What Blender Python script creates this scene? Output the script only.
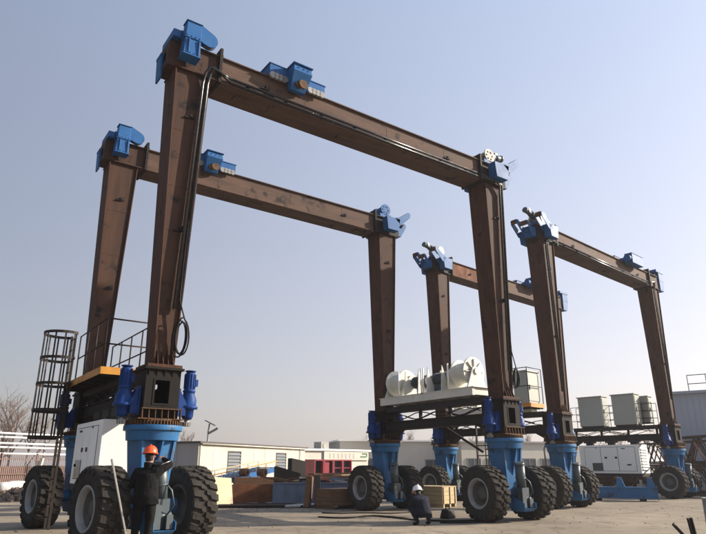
import bpy, math, random
from mathutils import Vector, Matrix
R = math.radians
PI = math.pi
rng = random.Random(7)
S = bpy.context.scene
for o in list(bpy.data.objects):
    bpy.data.objects.remove(o)

# ------------------------------------------------------------------ camera
F_PX, YAW, PITCH = 607.1, R(54.44), R(18.09)
CAM = Vector((-4.059, -12.576, 1.5))
cam = bpy.data.cameras.new('camera')
cam.sensor_width = 36
cam.lens = F_PX / 706 * 36
cam.clip_start, cam.clip_end = 0.1, 5000
cam_o = bpy.data.objects.new('camera', cam)
S.collection.objects.link(cam_o)
cam_o.location = CAM
cam_o.rotation_euler = (PI / 2 + PITCH, 0, YAW - PI / 2)
S.camera = cam_o

# ------------------------------------------------------------------ sky, sun, exposure
SUN_AZ = YAW - R(80)          # 80 degrees to the right of the viewing direction
SUN_EL = R(24)
w = bpy.data.worlds.new('World')
S.world = w
w.use_nodes = True
nt = w.node_tree
sky = nt.nodes.new('ShaderNodeTexSky')
sky.sky_type = 'NISHITA'
sky.sun_disc = False
sky.sun_elevation = SUN_EL
sky.sun_rotation = PI / 2 - SUN_AZ
sky.altitude = 50
sky.air_density = 1.0
sky.dust_density = 3.0
sky.ozone_density = 1.6
bg = nt.nodes['Background']
# hazy air: a broad pale glow round the sun side of the sky, whiter towards the horizon, over the clear-sky model
sdir = Vector((math.cos(SUN_AZ) * math.cos(SUN_EL), math.sin(SUN_AZ) * math.cos(SUN_EL), math.sin(SUN_EL)))
def wn(kind, op=None, **kw):
    q = nt.nodes.new(kind)
    if op: q.operation = op
    for k_, v_ in kw.items(): q.inputs[int(k_[1:])].default_value = v_
    return q
wl = nt.links.new
wtc = wn('ShaderNodeTexCoord')
wdot = wn('ShaderNodeVectorMath', 'DOT_PRODUCT', i1=sdir); wl(wtc.outputs['Generated'], wdot.inputs[0])
wg = wn('ShaderNodeMath', 'MULTIPLY_ADD', i1=0.5, i2=0.5); wl(wdot.outputs['Value'], wg.inputs[0])
wsx = wn('ShaderNodeSeparateXYZ'); wl(wtc.outputs['Generated'], wsx.inputs[0])
wz = wn('ShaderNodeMath', 'MAXIMUM', i1=0.0); wl(wsx.outputs[2], wz.inputs[0])
wz2 = wn('ShaderNodeMath', 'MULTIPLY', i1=-2.0); wl(wz.outputs[0], wz2.inputs[0])
wex = wn('ShaderNodeMath', 'EXPONENT'); wl(wz2.outputs[0], wex.inputs[0])
whz = wn('ShaderNodeVectorMath', 'SCALE', i0=(3.33, 1.80, 0.05)); wl(wex.outputs[0], whz.inputs['Scale'])
wsum = wn('ShaderNodeVectorMath', 'ADD', i1=(2.12, 2.95, 4.45)); wl(whz.outputs[0], wsum.inputs[0])
wgl = wn('ShaderNodeVectorMath', 'SCALE'); wl(wsum.outputs[0], wgl.inputs[0]); wl(wg.outputs[0], wgl.inputs['Scale'])
wns = wn('ShaderNodeVectorMath', 'SCALE'); wns.inputs['Scale'].default_value = 0.4; wl(sky.outputs[0], wns.inputs[0])
wad = wn('ShaderNodeVectorMath', 'ADD'); wl(wgl.outputs[0], wad.inputs[0]); wl(wns.outputs[0], wad.inputs[1])
wl(wad.outputs[0], bg.inputs[0])
bg.inputs[1].default_value = 0.096
sun = bpy.data.lights.new('sun', 'SUN')
sun.energy = 4.9
sun.angle = R(0.9)
sun.color = (1.0, 0.89, 0.76)
sun_o = bpy.data.objects.new('sun', sun)
S.collection.objects.link(sun_o)
sdir = Vector((math.cos(SUN_AZ) * math.cos(SUN_EL), math.sin(SUN_AZ) * math.cos(SUN_EL), math.sin(SUN_EL)))
sun_o.rotation_euler = sdir.to_track_quat('Z', 'Y').to_euler()
sun_o.location = (30, -30, 40)
S.view_settings.view_transform = 'Standard'
S.view_settings.look = 'None'
S.view_settings.exposure = 0.85
S.view_settings.gamma = 1.0

# ------------------------------------------------------------------ pixel -> point (706 x 534 photograph)
FW = Vector((math.cos(YAW) * math.cos(PITCH), math.sin(YAW) * math.cos(PITCH), math.sin(PITCH)))
RT = Vector((math.sin(YAW), -math.cos(YAW), 0))
UP = RT.cross(FW)
def pray(px, py):
    return FW + RT * ((px - 353) / F_PX) - UP * ((py - 267) / F_PX)
def pz(px, py, z=0.0):
    """point where the pixel's ray meets the height z"""
    d = pray(px, py)
    return CAM + d * ((z - CAM.z) / d.z)
def pd(px, dist, z=0.0):
    """point at horizontal distance dist in the direction of column px, seen near the horizon"""
    d = pray(px, 465)
    d.z = 0
    d.normalize()
    return Vector((CAM.x + d.x * dist, CAM.y + d.y * dist, z))

# ------------------------------------------------------------------ materials
def lin(r, g, b):
    return tuple(((c / 255) / 12.92 if c / 255 < 0.04045 else ((c / 255 + 0.055) / 1.055) ** 2.4) for c in (r, g, b)) + (1,)
def M(name, c1, c2=None, scale=3.0, rough=0.6, metal=0.0, bump=0.15, bscale=30.0, stretch=(1, 1, 1),
      spot=None, spot_at=0.62, spot_scale=2.0, rvar=0.15, bdist=0.02, wear=None, wear_at=0.60, wear_scale=9.0, wear_amt=0.8, spec=0.5):
    m = bpy.data.materials.new(name)
    m.use_nodes = True
    n, l = m.node_tree.nodes, m.node_tree.links
    b = n['Principled BSDF']
    tc = n.new('ShaderNodeTexCoord')
    oi = n.new('ShaderNodeObjectInfo')
    mp = n.new('ShaderNodeMapping')
    mp.inputs['Scale'].default_value = stretch
    add = n.new('ShaderNodeVectorMath')
    sc = n.new('ShaderNodeVectorMath'); sc.operation = 'SCALE'; sc.inputs['Scale'].default_value = 37.0
    cmb = n.new('ShaderNodeCombineXYZ')
    for k in range(3): l.new(oi.outputs['Random'], cmb.inputs[k])
    l.new(cmb.outputs[0], sc.inputs[0])
    l.new(tc.outputs['Object'], add.inputs[0]); l.new(sc.outputs[0], add.inputs[1])
    l.new(add.outputs[0], mp.inputs[0])
    nz = n.new('ShaderNodeTexNoise'); nz.inputs['Scale'].default_value = scale; nz.inputs['Detail'].default_value = 7
    nz.inputs['Roughness'].default_value = 0.62
    l.new(mp.outputs[0], nz.inputs['Vector'])
    ramp = n.new('ShaderNodeMapRange')
    ramp.inputs[1].default_value = 0.32; ramp.inputs[2].default_value = 0.68
    l.new(nz.outputs[0], ramp.inputs[0])
    mix = n.new('ShaderNodeMix'); mix.data_type = 'RGBA'
    mix.inputs[6].default_value = c1; mix.inputs[7].default_value = c2 or c1
    l.new(ramp.outputs[0], mix.inputs[0])
    out = mix.outputs[2]
    if spot:
        n2 = n.new('ShaderNodeTexNoise'); n2.inputs['Scale'].default_value = spot_scale; n2.inputs['Detail'].default_value = 9
        n2.inputs['Roughness'].default_value = 0.7
        l.new(add.outputs[0], n2.inputs['Vector'])
        r2 = n.new('ShaderNodeMapRange'); r2.inputs[1].default_value = spot_at; r2.inputs[2].default_value = spot_at + 0.07
        l.new(n2.outputs[0], r2.inputs[0])
        m2 = n.new('ShaderNodeMix'); m2.data_type = 'RGBA'; m2.inputs[7].default_value = spot
        l.new(r2.outputs[0], m2.inputs[0]); l.new(out, m2.inputs[6])
        out = m2.outputs[2]
    if wear:
        n4 = n.new('ShaderNodeTexNoise'); n4.inputs['Scale'].default_value = wear_scale; n4.inputs['Detail'].default_value = 10
        n4.inputs['Roughness'].default_value = 0.75; n4.inputs['Distortion'].default_value = 0.6
        l.new(mp.outputs[0], n4.inputs['Vector'])
        r4 = n.new('ShaderNodeMapRange'); r4.inputs[1].default_value = wear_at; r4.inputs[2].default_value = wear_at + 0.10; r4.inputs[4].default_value = wear_amt
        l.new(n4.outputs[0], r4.inputs[0])
        m4 = n.new('ShaderNodeMix'); m4.data_type = 'RGBA'; m4.inputs[7].default_value = wear
        l.new(r4.outputs[0], m4.inputs[0]); l.new(out, m4.inputs[6])
        out = m4.outputs[2]
    l.new(out, b.inputs['Base Color'])
    rr = n.new('ShaderNodeMapRange'); rr.inputs[3].default_value = max(0.05, rough - rvar); rr.inputs[4].default_value = min(1, rough + rvar)
    l.new(nz.outputs[0], rr.inputs[0]); l.new(rr.outputs[0], b.inputs['Roughness'])
    b.inputs['Metallic'].default_value = metal
    b.inputs['Specular IOR Level'].default_value = spec
    if bump:
        n3 = n.new('ShaderNodeTexNoise'); n3.inputs['Scale'].default_value = bscale; n3.inputs['Detail'].default_value = 6
        l.new(mp.outputs[0], n3.inputs['Vector'])
        bp = n.new('ShaderNodeBump'); bp.inputs['Strength'].default_value = bump; bp.inputs['Distance'].default_value = bdist
        l.new(n3.outputs[0], bp.inputs['Height']); l.new(bp.outputs[0], b.inputs['Normal'])
    return m

MAT = dict(
    rust=M('rusty_steel', lin(54, 39, 33), lin(78, 56, 45), 1.5, 0.74, 0, 0.15, 25, (2.4, 2.4, 0.4), lin(34, 28, 27), 0.57, 1.6, wear=lin(96, 62, 44), wear_at=0.60, wear_scale=3.5, wear_amt=0.6),
    rust_beam=M('dusty_rusty_steel', lin(70, 55, 48), lin(98, 78, 67), 1.5, 0.76, 0, 0.15, 25, (0.5, 2.4, 2.4), lin(46, 38, 35), 0.57, 1.6, wear=lin(108, 76, 56), wear_at=0.60, wear_scale=3.5, wear_amt=0.6),
    rust_lit_edge=M('lit_edge_rusty_steel', lin(62, 42, 33), lin(86, 58, 43), 2.5, 0.76, 0, 0.15, 25, (2.4, 2.4, 0.6), lin(40, 31, 28), 0.58, 2.6),  # rusty steel; the extra orange paints in sunlight on the flange edges
    rust_orange=M('orange_rust', lin(126, 78, 50), lin(84, 58, 44), 2.2, 0.8, 0, 0.12, 25, (1, 1, 1), lin(92, 66, 52), 0.58, 1.4),
    rust_dark=M('dark_steel', lin(32, 29, 28), lin(46, 39, 35), 2.0, 0.7, 0, 0.15, 30, (1, 1, 1), lin(70, 52, 38), 0.64, 2.5),
    rust_gear=M('rusty_gear_steel', lin(104, 76, 52), lin(72, 56, 44), 6, 0.7, 0.1, 0.2, 40),
    base_dark=M('base_steel', lin(22, 20, 19), lin(34, 28, 24), 2.5, 0.75, 0, 0.15, 30, (1, 1, 1), lin(78, 54, 36), 0.63, 4),
    black=M('black_steel', lin(38, 36, 36), lin(52, 48, 46), 3, 0.6, 0, 0.1, 30),
    blue=M('blue_paint', lin(36, 84, 136), lin(46, 96, 148), 2.0, 0.55, 0, 0.06, 20, (1, 1, 1), lin(30, 62, 100), 0.60, 2.2, wear=lin(64, 64, 66), wear_at=0.57, wear_scale=6),
    blue_motor=M('motor_blue_paint', lin(20, 50, 104), lin(28, 62, 120), 3.0, 0.5, 0, 0.06, 30, (1, 1, 1), lin(18, 36, 76), 0.60, 5, wear=lin(56, 56, 60), wear_at=0.63, wear_scale=11),
    yoke_blue=M('yoke_blue_paint', lin(44, 94, 140), lin(58, 110, 156), 1.6, 0.55, 0, 0.08, 20, (1, 1, 0.6), lin(52, 70, 84), 0.57, 1.8, wear=lin(92, 84, 74), wear_at=0.56, wear_scale=5),
    tyre=M('tyre_rubber', lin(44, 42, 40), lin(58, 54, 50), 4, 0.88, 0, 0.2, 60, (1, 1, 1), lin(66, 61, 54), 0.60, 5, wear=lin(100, 90, 76), wear_at=0.60, wear_scale=3.0, wear_amt=0.55),
    rim_inner=M('rim_dish', lin(84, 84, 82), lin(68, 67, 64), 5, 0.6, 0, 0.1, 40, (1, 1, 1), lin(58, 52, 46), 0.6, 6),
    rim=M('rim_paint', lin(150, 150, 148), lin(128, 127, 124), 5, 0.5, 0, 0.05, 40, (1, 1, 1), lin(98, 88, 78), 0.63, 6),
    white=M('white_paint', lin(244, 243, 239), lin(238, 237, 231), 1.3, 0.4, 0, 0.03, 20, (1, 1, 1), lin(184, 178, 166), 0.66, 3),
    winch_white=M('winch_paint', lin(212, 210, 200), lin(198, 196, 186), 1.6, 0.5, 0, 0.04, 20, (1, 1, 1), lin(172, 166, 152), 0.62, 3, wear=lin(120, 104, 86), wear_at=0.66, wear_scale=8),
    winch_grey=M('worn_grey_paint', lin(150, 148, 138), lin(120, 118, 110), 4, 0.55, 0, 0.08, 25, (1, 1, 1), lin(60, 58, 56), 0.54, 6),
    cream=M('cream_paint', lin(206, 200, 182), lin(194, 188, 170), 1.6, 0.5, 0, 0.04, 20, (1, 1, 1), lin(176, 166, 146), 0.66, 3),
    cab_grey=M('cabinet_paint', lin(168, 172, 164), lin(160, 163, 156), 1.0, 0.45, 0, 0.03, 12, (1, 1, 1), lin(160, 156, 142), 0.68, 3),
    grey=M('grey_steel', lin(120, 120, 118), lin(140, 138, 134), 4, 0.45, 0.3, 0.08, 30),
    conduit=M('black_conduit', lin(26, 26, 28), lin(34, 34, 36), 6, 0.25, 0.0, 0.02, 40),
    pipe=M('galvanised_pipe', lin(196, 196, 194), lin(170, 170, 168), 6, 0.35, 0.6, 0.04, 40),
    motor_green=M('grey_green_paint', lin(72, 84, 88), lin(58, 68, 72), 4, 0.45, 0, 0.06, 40, (1, 1, 1), lin(56, 60, 60), 0.6, 5),
    yellow=M('yellow_paint', lin(198, 138, 46), lin(176, 120, 42), 3, 0.55, 0, 0.05, 30, (1, 1, 1), lin(104, 72, 42), 0.56, 5),
    rail=M('railing_steel', lin(40, 37, 35), lin(58, 49, 43), 5, 0.6, 0, 0.1, 40),
    dark=M('opening_shade', lin(24, 24, 24), lin(30, 30, 30), 3, 0.9, 0, 0),
    wood=M('crate_wood', lin(122, 92, 68), lin(100, 74, 56), 2.2, 0.75, 0, 0.2, 24, (1, 1, 8), lin(98, 70, 50), 0.62, 3),
    wood_pale=M('pale_wood', lin(186, 166, 128), lin(164, 144, 108), 2.2, 0.75, 0, 0.2, 24, (1, 1, 8), lin(132, 112, 84), 0.64, 3),
    board=M('board', lin(226, 212, 176), lin(214, 198, 160), 1.5, 0.7, 0, 0.05, 20, (1, 1, 1), lin(182, 160, 120), 0.66, 3),
    panel=M('panel', lin(182, 177, 165), lin(168, 163, 152), 0.8, 0.6, 0, 0.04, 8, (1, 1, 0.3), lin(148, 140, 126), 0.60, 1.2, wear=lin(132, 124, 112), wear_at=0.62, wear_scale=3),
    panel_grey=M('panel_grey', lin(150, 149, 150), lin(140, 139, 140), 0.8, 0.6, 0, 0.04, 8, (1, 1, 0.3)),
    wall_white=M('white_wall', lin(184, 180, 170), lin(172, 168, 158), 0.4, 0.7, 0, 0.04, 6, (1, 1, 0.3)),
    shed=M('shed_cladding', lin(168, 176, 188), lin(156, 164, 176), 0.3, 0.5, 0, 0.05, 4, (1, 1, 0.2)),
    louvre_dark=M('louvre_paint', lin(78, 86, 92), lin(64, 70, 76), 2, 0.5, 0, 0.05, 20),
    lettering=M('faded_lettering', lin(160, 156, 146), lin(150, 146, 138), 3, 0.7, 0, 0.02, 20),
    roof_dark=M('dark_roof_edge', lin(60, 58, 58), lin(74, 70, 68), 2, 0.7, 0, 0.1, 20),
    trough=M('blue_grey_paint', lin(112, 126, 150), lin(96, 108, 128), 1.6, 0.6, 0, 0.1, 20, (1, 1, 1), lin(116, 98, 84), 0.62, 2),
    red=M('red_paint', lin(150, 38, 54), lin(128, 34, 46), 2, 0.5, 0, 0.05, 20),
    green=M('green_paint', lin(28, 96, 62), lin(24, 84, 54), 2, 0.5, 0, 0.05, 20),
    glass=M('window_glass', lin(52, 60, 68), lin(66, 74, 82), 0.8, 0.12, 0, 0.0),
    bark=M('bark', lin(108, 98, 92), lin(92, 82, 76), 4, 0.9, 0, 0.2, 20),
    twig=M('twig', lin(128, 112, 104), lin(108, 94, 88), 4, 0.9, 0, 0),
    rubble=M('rubble', lin(128, 112, 98), lin(92, 80, 70), 6, 0.9, 0, 0.4, 20),
    sack=M('sack_cloth', lin(206, 204, 200), lin(186, 182, 176), 5, 0.7, 0, 0.3, 14, (1, 1, 1), lin(150, 140, 128), 0.64, 6),
    fence=M('fence_rust', lin(128, 104, 94), lin(108, 88, 82), 3, 0.8, 0, 0.1, 20),
    rubber=M('black_rubber', lin(18, 18, 18), lin(26, 25, 24), 5, 0.6, 0, 0.1, 40),
    cloth=M('black_cloth', lin(13, 13, 14), lin(20, 20, 21), 7, 0.9, 0, 0.6, 9, bdist=0.06),
    navy=M('navy_cloth', lin(24, 28, 40), lin(32, 36, 48), 7, 0.9, 0, 0.6, 9, bdist=0.06),
    skin=M('skin', lin(196, 148, 120), lin(184, 134, 108), 5, 0.55, 0, 0.03, 60),
    hair=M('hair', lin(24, 20, 18), None, 5, 0.7, 0, 0.2, 80),
    helmet_orange=M('orange_plastic', lin(228, 92, 40), lin(220, 84, 36), 3, 0.3, 0, 0.0),
    helmet_white=M('white_plastic', lin(224, 224, 222), lin(214, 214, 212), 3, 0.3, 0, 0.0),
)

def ground_mat():
    m = bpy.data.materials.new('concrete_yard'); m.use_nodes = True
    n, l = m.node_tree.nodes, m.node_tree.links
    b = n['Principled BSDF']
    g = n.new('ShaderNodeNewGeometry')
    def noise(s, d=8, r=0.6):
        t = n.new('ShaderNodeTexNoise'); t.inputs['Scale'].default_value = s; t.inputs['Detail'].default_value = d
        t.inputs['Roughness'].default_value = r; l.new(g.outputs['Position'], t.inputs['Vector']); return t.outputs[0]
    def rng_(x, a, c):
        t = n.new('ShaderNodeMapRange'); t.inputs[1].default_value = a; t.inputs[2].default_value = c; l.new(x, t.inputs[0]); return t.outputs[0]
    def mixc(f, a, c):
        t = n.new('ShaderNodeMix'); t.data_type = 'RGBA'; l.new(f, t.inputs[0])
        for v, k in ((a, 6), (c, 7)):
            if isinstance(v, tuple): t.inputs[k].default_value = v
            else: l.new(v, t.inputs[k])
        return t.outputs[2]
    base = mixc(rng_(noise(0.22), 0.36, 0.64), lin(124, 114, 100), lin(150, 138, 120))
    base = mixc(rng_(noise(1.3, 9, 0.72), 0.50, 0.70), base, lin(112, 102, 89))
    base = mixc(rng_(noise(0.55, 10, 0.78), 0.58, 0.66), base, lin(96, 88, 78))
    base = mixc(rng_(noise(0.9, 10, 0.8), 0.62, 0.66), base, lin(152, 138, 118))
    base = mixc(rng_(noise(16, 6, 0.7), 0.60, 0.74), base, lin(92, 82, 70))
    # hairline cracks
    vo = n.new('ShaderNodeTexVoronoi'); vo.feature = 'DISTANCE_TO_EDGE'; vo.inputs['Scale'].default_value = 0.28
    wp = n.new('ShaderNodeTexNoise'); wp.inputs['Scale'].default_value = 0.9; wp.inputs['Detail'].default_value = 8
    l.new(g.outputs['Position'], wp.inputs['Vector'])
    av = n.new('ShaderNodeVectorMath'); sv = n.new('ShaderNodeVectorMath'); sv.operation = 'SCALE'; sv.inputs['Scale'].default_value = 1.6
    l.new(wp.outputs['Color'], sv.inputs[0]); l.new(g.outputs['Position'], av.inputs[0]); l.new(sv.outputs[0], av.inputs[1]); l.new(av.outputs[0], vo.inputs['Vector'])
    cr_ = n.new('ShaderNodeMapRange'); cr_.inputs[1].default_value = 0.004; cr_.inputs[2].default_value = 0.012; cr_.inputs[3].default_value = 0.4; cr_.inputs[4].default_value = 0.0
    l.new(vo.outputs['Distance'], cr_.inputs[0])
    base = mixc(cr_.outputs[0], base, lin(64, 57, 50))
    l.new(base, b.inputs['Base Color'])
    b.inputs['Roughness'].default_value = 0.88
    bp = n.new('ShaderNodeBump'); bp.inputs['Strength'].default_value = 0.35; bp.inputs['Distance'].default_value = 0.03
    l.new(noise(9, 8, 0.7), bp.inputs['Height']); l.new(bp.outputs[0], b.inputs['Normal'])
    return m
MAT['ground'] = ground_mat()
for k_ in ('blue', 'blue_motor', 'yoke_blue', 'rust', 'rust_lit_edge', 'rust_orange', 'rust_dark', 'base_dark', 'rust_gear', 'tyre', 'cloth', 'navy', 'rubber', 'ground', 'rust_beam', 'rail', 'black', 'wood', 'rubble'):
    MAT[k_].node_tree.nodes['Principled BSDF'].inputs['Specular IOR Level'].default_value = 0.18

# ------------------------------------------------------------------ mesh builder
class MB:
    def __init__(s):
        s.v, s.f, s.sm, s.mi, s.T, s.cur = [], [], [], [], None, 0
    def pt(s, p):
        p = Vector(p)
        s.v.append(tuple(s.T @ p if s.T else p)); return len(s.v) - 1
    def face(s, ix, smooth=False):
        s.f.append(tuple(ix)); s.sm.append(smooth); s.mi.append(s.cur)
    def hexa(s, p):                       # four lower points counter-clockwise, then four upper
        i = [s.pt(q) for q in p]
        for q in ((3, 2, 1, 0), (4, 5, 6, 7), (0, 1, 5, 4), (1, 2, 6, 5), (2, 3, 7, 6), (3, 0, 4, 7)):
            s.face([i[k] for k in q])
    def box(s, x0, x1, y0, y1, z0, z1):
        s.hexa([(x0, y0, z0), (x1, y0, z0), (x1, y1, z0), (x0, y1, z0), (x0, y0, z1), (x1, y0, z1), (x1, y1, z1), (x0, y1, z1)])
        return s
    def taper(s, z0, r0, z1, r1):         # r = (x0,x1,y0,y1)
        s.hexa([(r0[0], r0[2], z0), (r0[1], r0[2], z0), (r0[1], r0[3], z0), (r0[0], r0[3], z0),
                (r1[0], r1[2], z1), (r1[1], r1[2], z1), (r1[1], r1[3], z1), (r1[0], r1[3], z1)])
        return s
    def cyl(s, p0, p1, r0, r1=None, n=16, caps=True, smooth=True):
        r1 = r0 if r1 is None else r1
        p0, p1 = Vector(p0), Vector(p1)
        a = (p1 - p0).normalized()
        u = a.orthogonal().normalized(); w_ = a.cross(u)
        A, B = [], []
        for k in range(n):
            t = 2 * PI * k / n
            d = u * math.cos(t) + w_ * math.sin(t)
            A.append(s.pt(p0 + d * r0)); B.append(s.pt(p1 + d * r1))
        for k in range(n):
            s.face((A[k], A[(k + 1) % n], B[(k + 1) % n], B[k]), smooth)
        if caps:
            s.face(A[::-1]); s.face(B)
        return s
    def tube(s, pts, r, n=6, r1=None):
        pts = [Vector(p) for p in pts]
        rings = []
        for i, p in enumerate(pts):
            a = (pts[min(i + 1, len(pts) - 1)] - pts[max(i - 1, 0)])
            a = a.normalized() if a.length > 1e-9 else Vector((0, 0, 1))
            u = a.cross(Vector((0.137, 0.31, 0.94)))
            if u.length < 0.05: u = a.cross(Vector((1, 0, 0)))
            u.normalize(); w_ = a.cross(u)
            rr = r if r1 is None else r + (r1 - r) * i / (len(pts) - 1)
            rings.append([s.pt(p + (u * math.cos(2 * PI * k / n) + w_ * math.sin(2 * PI * k / n)) * rr) for k in range(n)])
        for A, B in zip(rings, rings[1:]):
            for k in range(n):
                s.face((A[k], A[(k + 1) % n], B[(k + 1) % n], B[k]), True)
        s.face(rings[0][::-1]); s.face(rings[-1])
        return s
    def lathe(s, prof, n=32, axis='Z', smooth=True, close=False):   # prof: (radius, along)
        rings = []
        for r, h in prof:
            ring = []
            for k in range(n):
                t = 2 * PI * k / n
                c, q = r * math.cos(t), r * math.sin(t)
                ring.append(s.pt({'Z': (c, q, h), 'X': (h, c, q), 'Y': (q, h, c)}[axis]))
            rings.append(ring)
        for A, B in zip(rings, rings[1:] + ([rings[0]] if close else [])):
            for k in range(n):
                s.face((A[k], A[(k + 1) % n], B[(k + 1) % n], B[k]), smooth)
        return s
    def poly(s, pts, d):                  # polygon pushed along d
        d = Vector(d)
        A = [s.pt(p) for p in pts]; B = [s.pt(Vector(p) + d) for p in pts]
        k = len(A)
        s.face(A[::-1]); s.face(B)
        for i in range(k): s.face((A[i], A[(i + 1) % k], B[(i + 1) % k], B[i]))
        return s
    def bar(s, p0, p1, w_, h, up=(0, 0, 1)):
        p0, p1 = Vector(p0), Vector(p1); a = (p1 - p0).normalized()
        x = a.cross(Vector(up))
        if x.length < 1e-3: x = a.cross(Vector((1, 0, 0)))
        x.normalize(); y = x.cross(a)
        q = [p + x * i * w_ / 2 + y * j * h / 2 for p in (p0, p1) for i, j in ((-1, -1), (1, -1), (1, 1), (-1, 1))]
        s.hexa(q); return s
    def mesh(s, name, mats):
        me = bpy.data.meshes.new(name)
        me.from_pydata(s.v, [], s.f)
        me.polygons.foreach_set('use_smooth', s.sm)
        me.polygons.foreach_set('material_index', s.mi)
        for m in (mats if isinstance(mats, (list, tuple)) else [mats]):
            me.materials.append(MAT[m])
        me.update()
        return me

COL = S.collection
def ob(name, me, parent=None, loc=(0, 0, 0), rz=0.0, bevel=0.0):
    o = bpy.data.objects.new(name, me)
    COL.objects.link(o)
    o.location = loc; o.rotation_euler = (0, 0, rz)
    if parent: o.parent = parent
    if bevel:
        b = o.modifiers.new('bevel', 'BEVEL'); b.width = bevel; b.segments = 2; b.limit_method = 'ANGLE'
    return o
def part(name, mb, mats, parent, loc=(0, 0, 0), rz=0.0, bevel=0.0):
    return ob(name, mb.mesh(name, mats), parent, loc, rz, bevel)
def tag(o, label, cat, group=None):
    o['label'] = label; o['category'] = cat
    if group: o['group'] = group
    return o
def thing(name, label, cat, loc=(0, 0, 0), rz=0.0, group=None):
    return tag(ob(name, None, None, loc, rz), label, cat, group)
def struct(o, kind='structure'):
    o['kind'] = kind; return o
CACHE = {}
def cached(key, fn):
    if key not in CACHE: CACHE[key] = fn()
    return CACHE[key]

# ------------------------------------------------------------------ ground
m = MB()
N = 60
m.hexa([(-2500, -2500, -0.5), (2500, -2500, -0.5), (2500, 2500, -0.5), (-2500, 2500, -0.5),
        (-2500, -2500, 0), (2500, -2500, 0), (2500, 2500, 0), (-2500, 2500, 0)])
struct(part('ground', m, 'ground', None))

# ================================================================== gantry cranes
L, W = 10.425, 5.662
ZR, ZB0, ZB1, ZC0, ZH0, ZH1 = 2.25, 2.36, 3.34, 3.44, 10.40, 11.10

def tyre_mesh():
    m = MB()
    prof = [(0.36, 0.20), (0.41, 0.25), (0.47, 0.275), (0.55, 0.290), (0.62, 0.288), (0.672, 0.272), (0.70, 0.245), (0.708, 0.12), (0.71, 0.0)]
    prof = prof + [(r, -x) for r, x in prof[-2::-1]]
    m.lathe([(r, x) for r, x in prof], 56, 'X')
    NL = 22
    for s in (-1, 1):
        for k in range(NL):
            t0 = 2 * PI * (k + (0.5 if s > 0 else 0)) / NL
            path = [(0.012, 0.708, 0.748, 0.00), (0.085, 0.708, 0.750, 0.02), (0.11, 0.708, 0.750, 0.10), (0.20, 0.704, 0.747, 0.125),
                    (0.268, 0.685, 0.738, 0.15), (0.300, 0.64, 0.69, 0.155), (0.298, 0.60, 0.615, 0.155)]
            hw = [0.072, 0.075, 0.085, 0.092, 0.092, 0.075, 0.06]
            rows = []
            for (u, rb, rt, dt), h in zip(path, hw):
                t = t0 + dt * s * 1.0
                q = []
                for tt, r in ((t - h, rb), (t - h * 0.86, rt), (t + h * 0.86, rt), (t + h, rb)):
                    x = u * s
                    q.append(m.pt((x, r * math.cos(tt), r * math.sin(tt))))
                rows.append(q)
            for A, B in zip(rows, rows[1:]):
                for j in range(3):
                    q = (A[j], A[j + 1], B[j + 1], B[j])
                    m.face(q if s > 0 else q[::-1])
            m.face(rows[0] if s < 0 else rows[0][::-1]); m.face(rows[-1][::-1] if s < 0 else rows[-1])
    return m.mesh('tyre', 'tyre')
def rim_mesh(s):
    m = MB()
    prof = [(0.40, 0.235), (0.415, 0.262), (0.40, 0.275), (0.375, 0.268), (0.345, 0.23), (0.325, 0.16), (0.300, 0.09), (0.26, 0.06), (0.20, 0.06), (0.185, 0.12), (0.15, 0.14), (0.06, 0.15), (0.0, 0.15)]
    m.lathe([(r, x * s) for r, x in prof[:6]], 40, 'X'); m.cur = 1; m.lathe([(r, x * s) for r, x in prof[5:]], 40, 'X')
    for k in range(10):
        t = 2 * PI * k / 10
        p = Vector((0.06 * s, 0.235 * math.cos(t), 0.235 * math.sin(t)))
        m.cyl(p, p + Vector((0.035 * s, 0, 0)), 0.017, n=6)
    m.lathe([(0.40, -0.235 * s), (0.33, -0.22 * s), (0.30, -0.05 * s), (0.0, -0.04 * s)], 32, 'X')
    return m.mesh('rim', ['rim', 'rim_inner'])
def yoke_mesh():
    m = MB()
    m.lathe([(0.0, 2.25), (0.57, 2.25), (0.57, 2.15), (0.52, 2.14), (0.50, 1.96), (0.0, 1.95)], 40)
    for s in (-1, 1):                     # side cheeks, splayed
        a, b = (0.37, 0.31), (0.24, 0.18)
        m.hexa([(s * b[0], -0.26, 0.62), (s * b[0], 0.26, 0.62), (s * b[1], 0.26, 0.62), (s * b[1], -0.26, 0.62),
                (s * a[0], -0.32, 1.97), (s * a[0], 0.32, 1.97), (s * a[1], 0.32, 1.97), (s * a[1], -0.32, 1.97)] if s > 0 else
               [(s * b[1], -0.26, 0.62), (s * b[1], 0.26, 0.62), (s * b[0], 0.26, 0.62), (s * b[0], -0.26, 0.62),
                (s * a[1], -0.32, 1.97), (s * a[1], 0.32, 1.97), (s * a[0], 0.32, 1.97), (s * a[0], -0.32, 1.97)])
        m.taper(0.70, (-0.18, 0.18, s * 0.20 - 0.02, s * 0.20 + 0.02), 1.96, (-0.31, 0.31, s * 0.26 - 0.02, s * 0.26 + 0.02))
        m.poly([(-0.02, s * 0.24, 1.2), (-0.02, s * 0.28, 1.96), (-0.02, s * 0.48, 1.96)], (0.04, 0, 0))
    m.taper(0.34, (-0.23, 0.23, -0.30, 0.30), 0.64, (-0.28, 0.28, -0.34, 0.34))
    m.cyl((-0.62, 0, 0.745), (0.62, 0, 0.745), 0.14, n=20)
    m.taper(0.28, (-0.20, 0.20, -0.72, -0.28), 0.36, (-0.22, 0.22, -0.82, -0.28))
    for s in (-1, 1): m.poly([(s * 0.21, -0.29, 0.36), (s * 0.21, -0.82, 0.36), (s * 0.21, -0.82, 0.50), (s * 0.21, -0.29, 0.70)], (0.02 * s, 0, 0))
    return m.mesh('yoke', 'yoke_blue')
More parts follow.
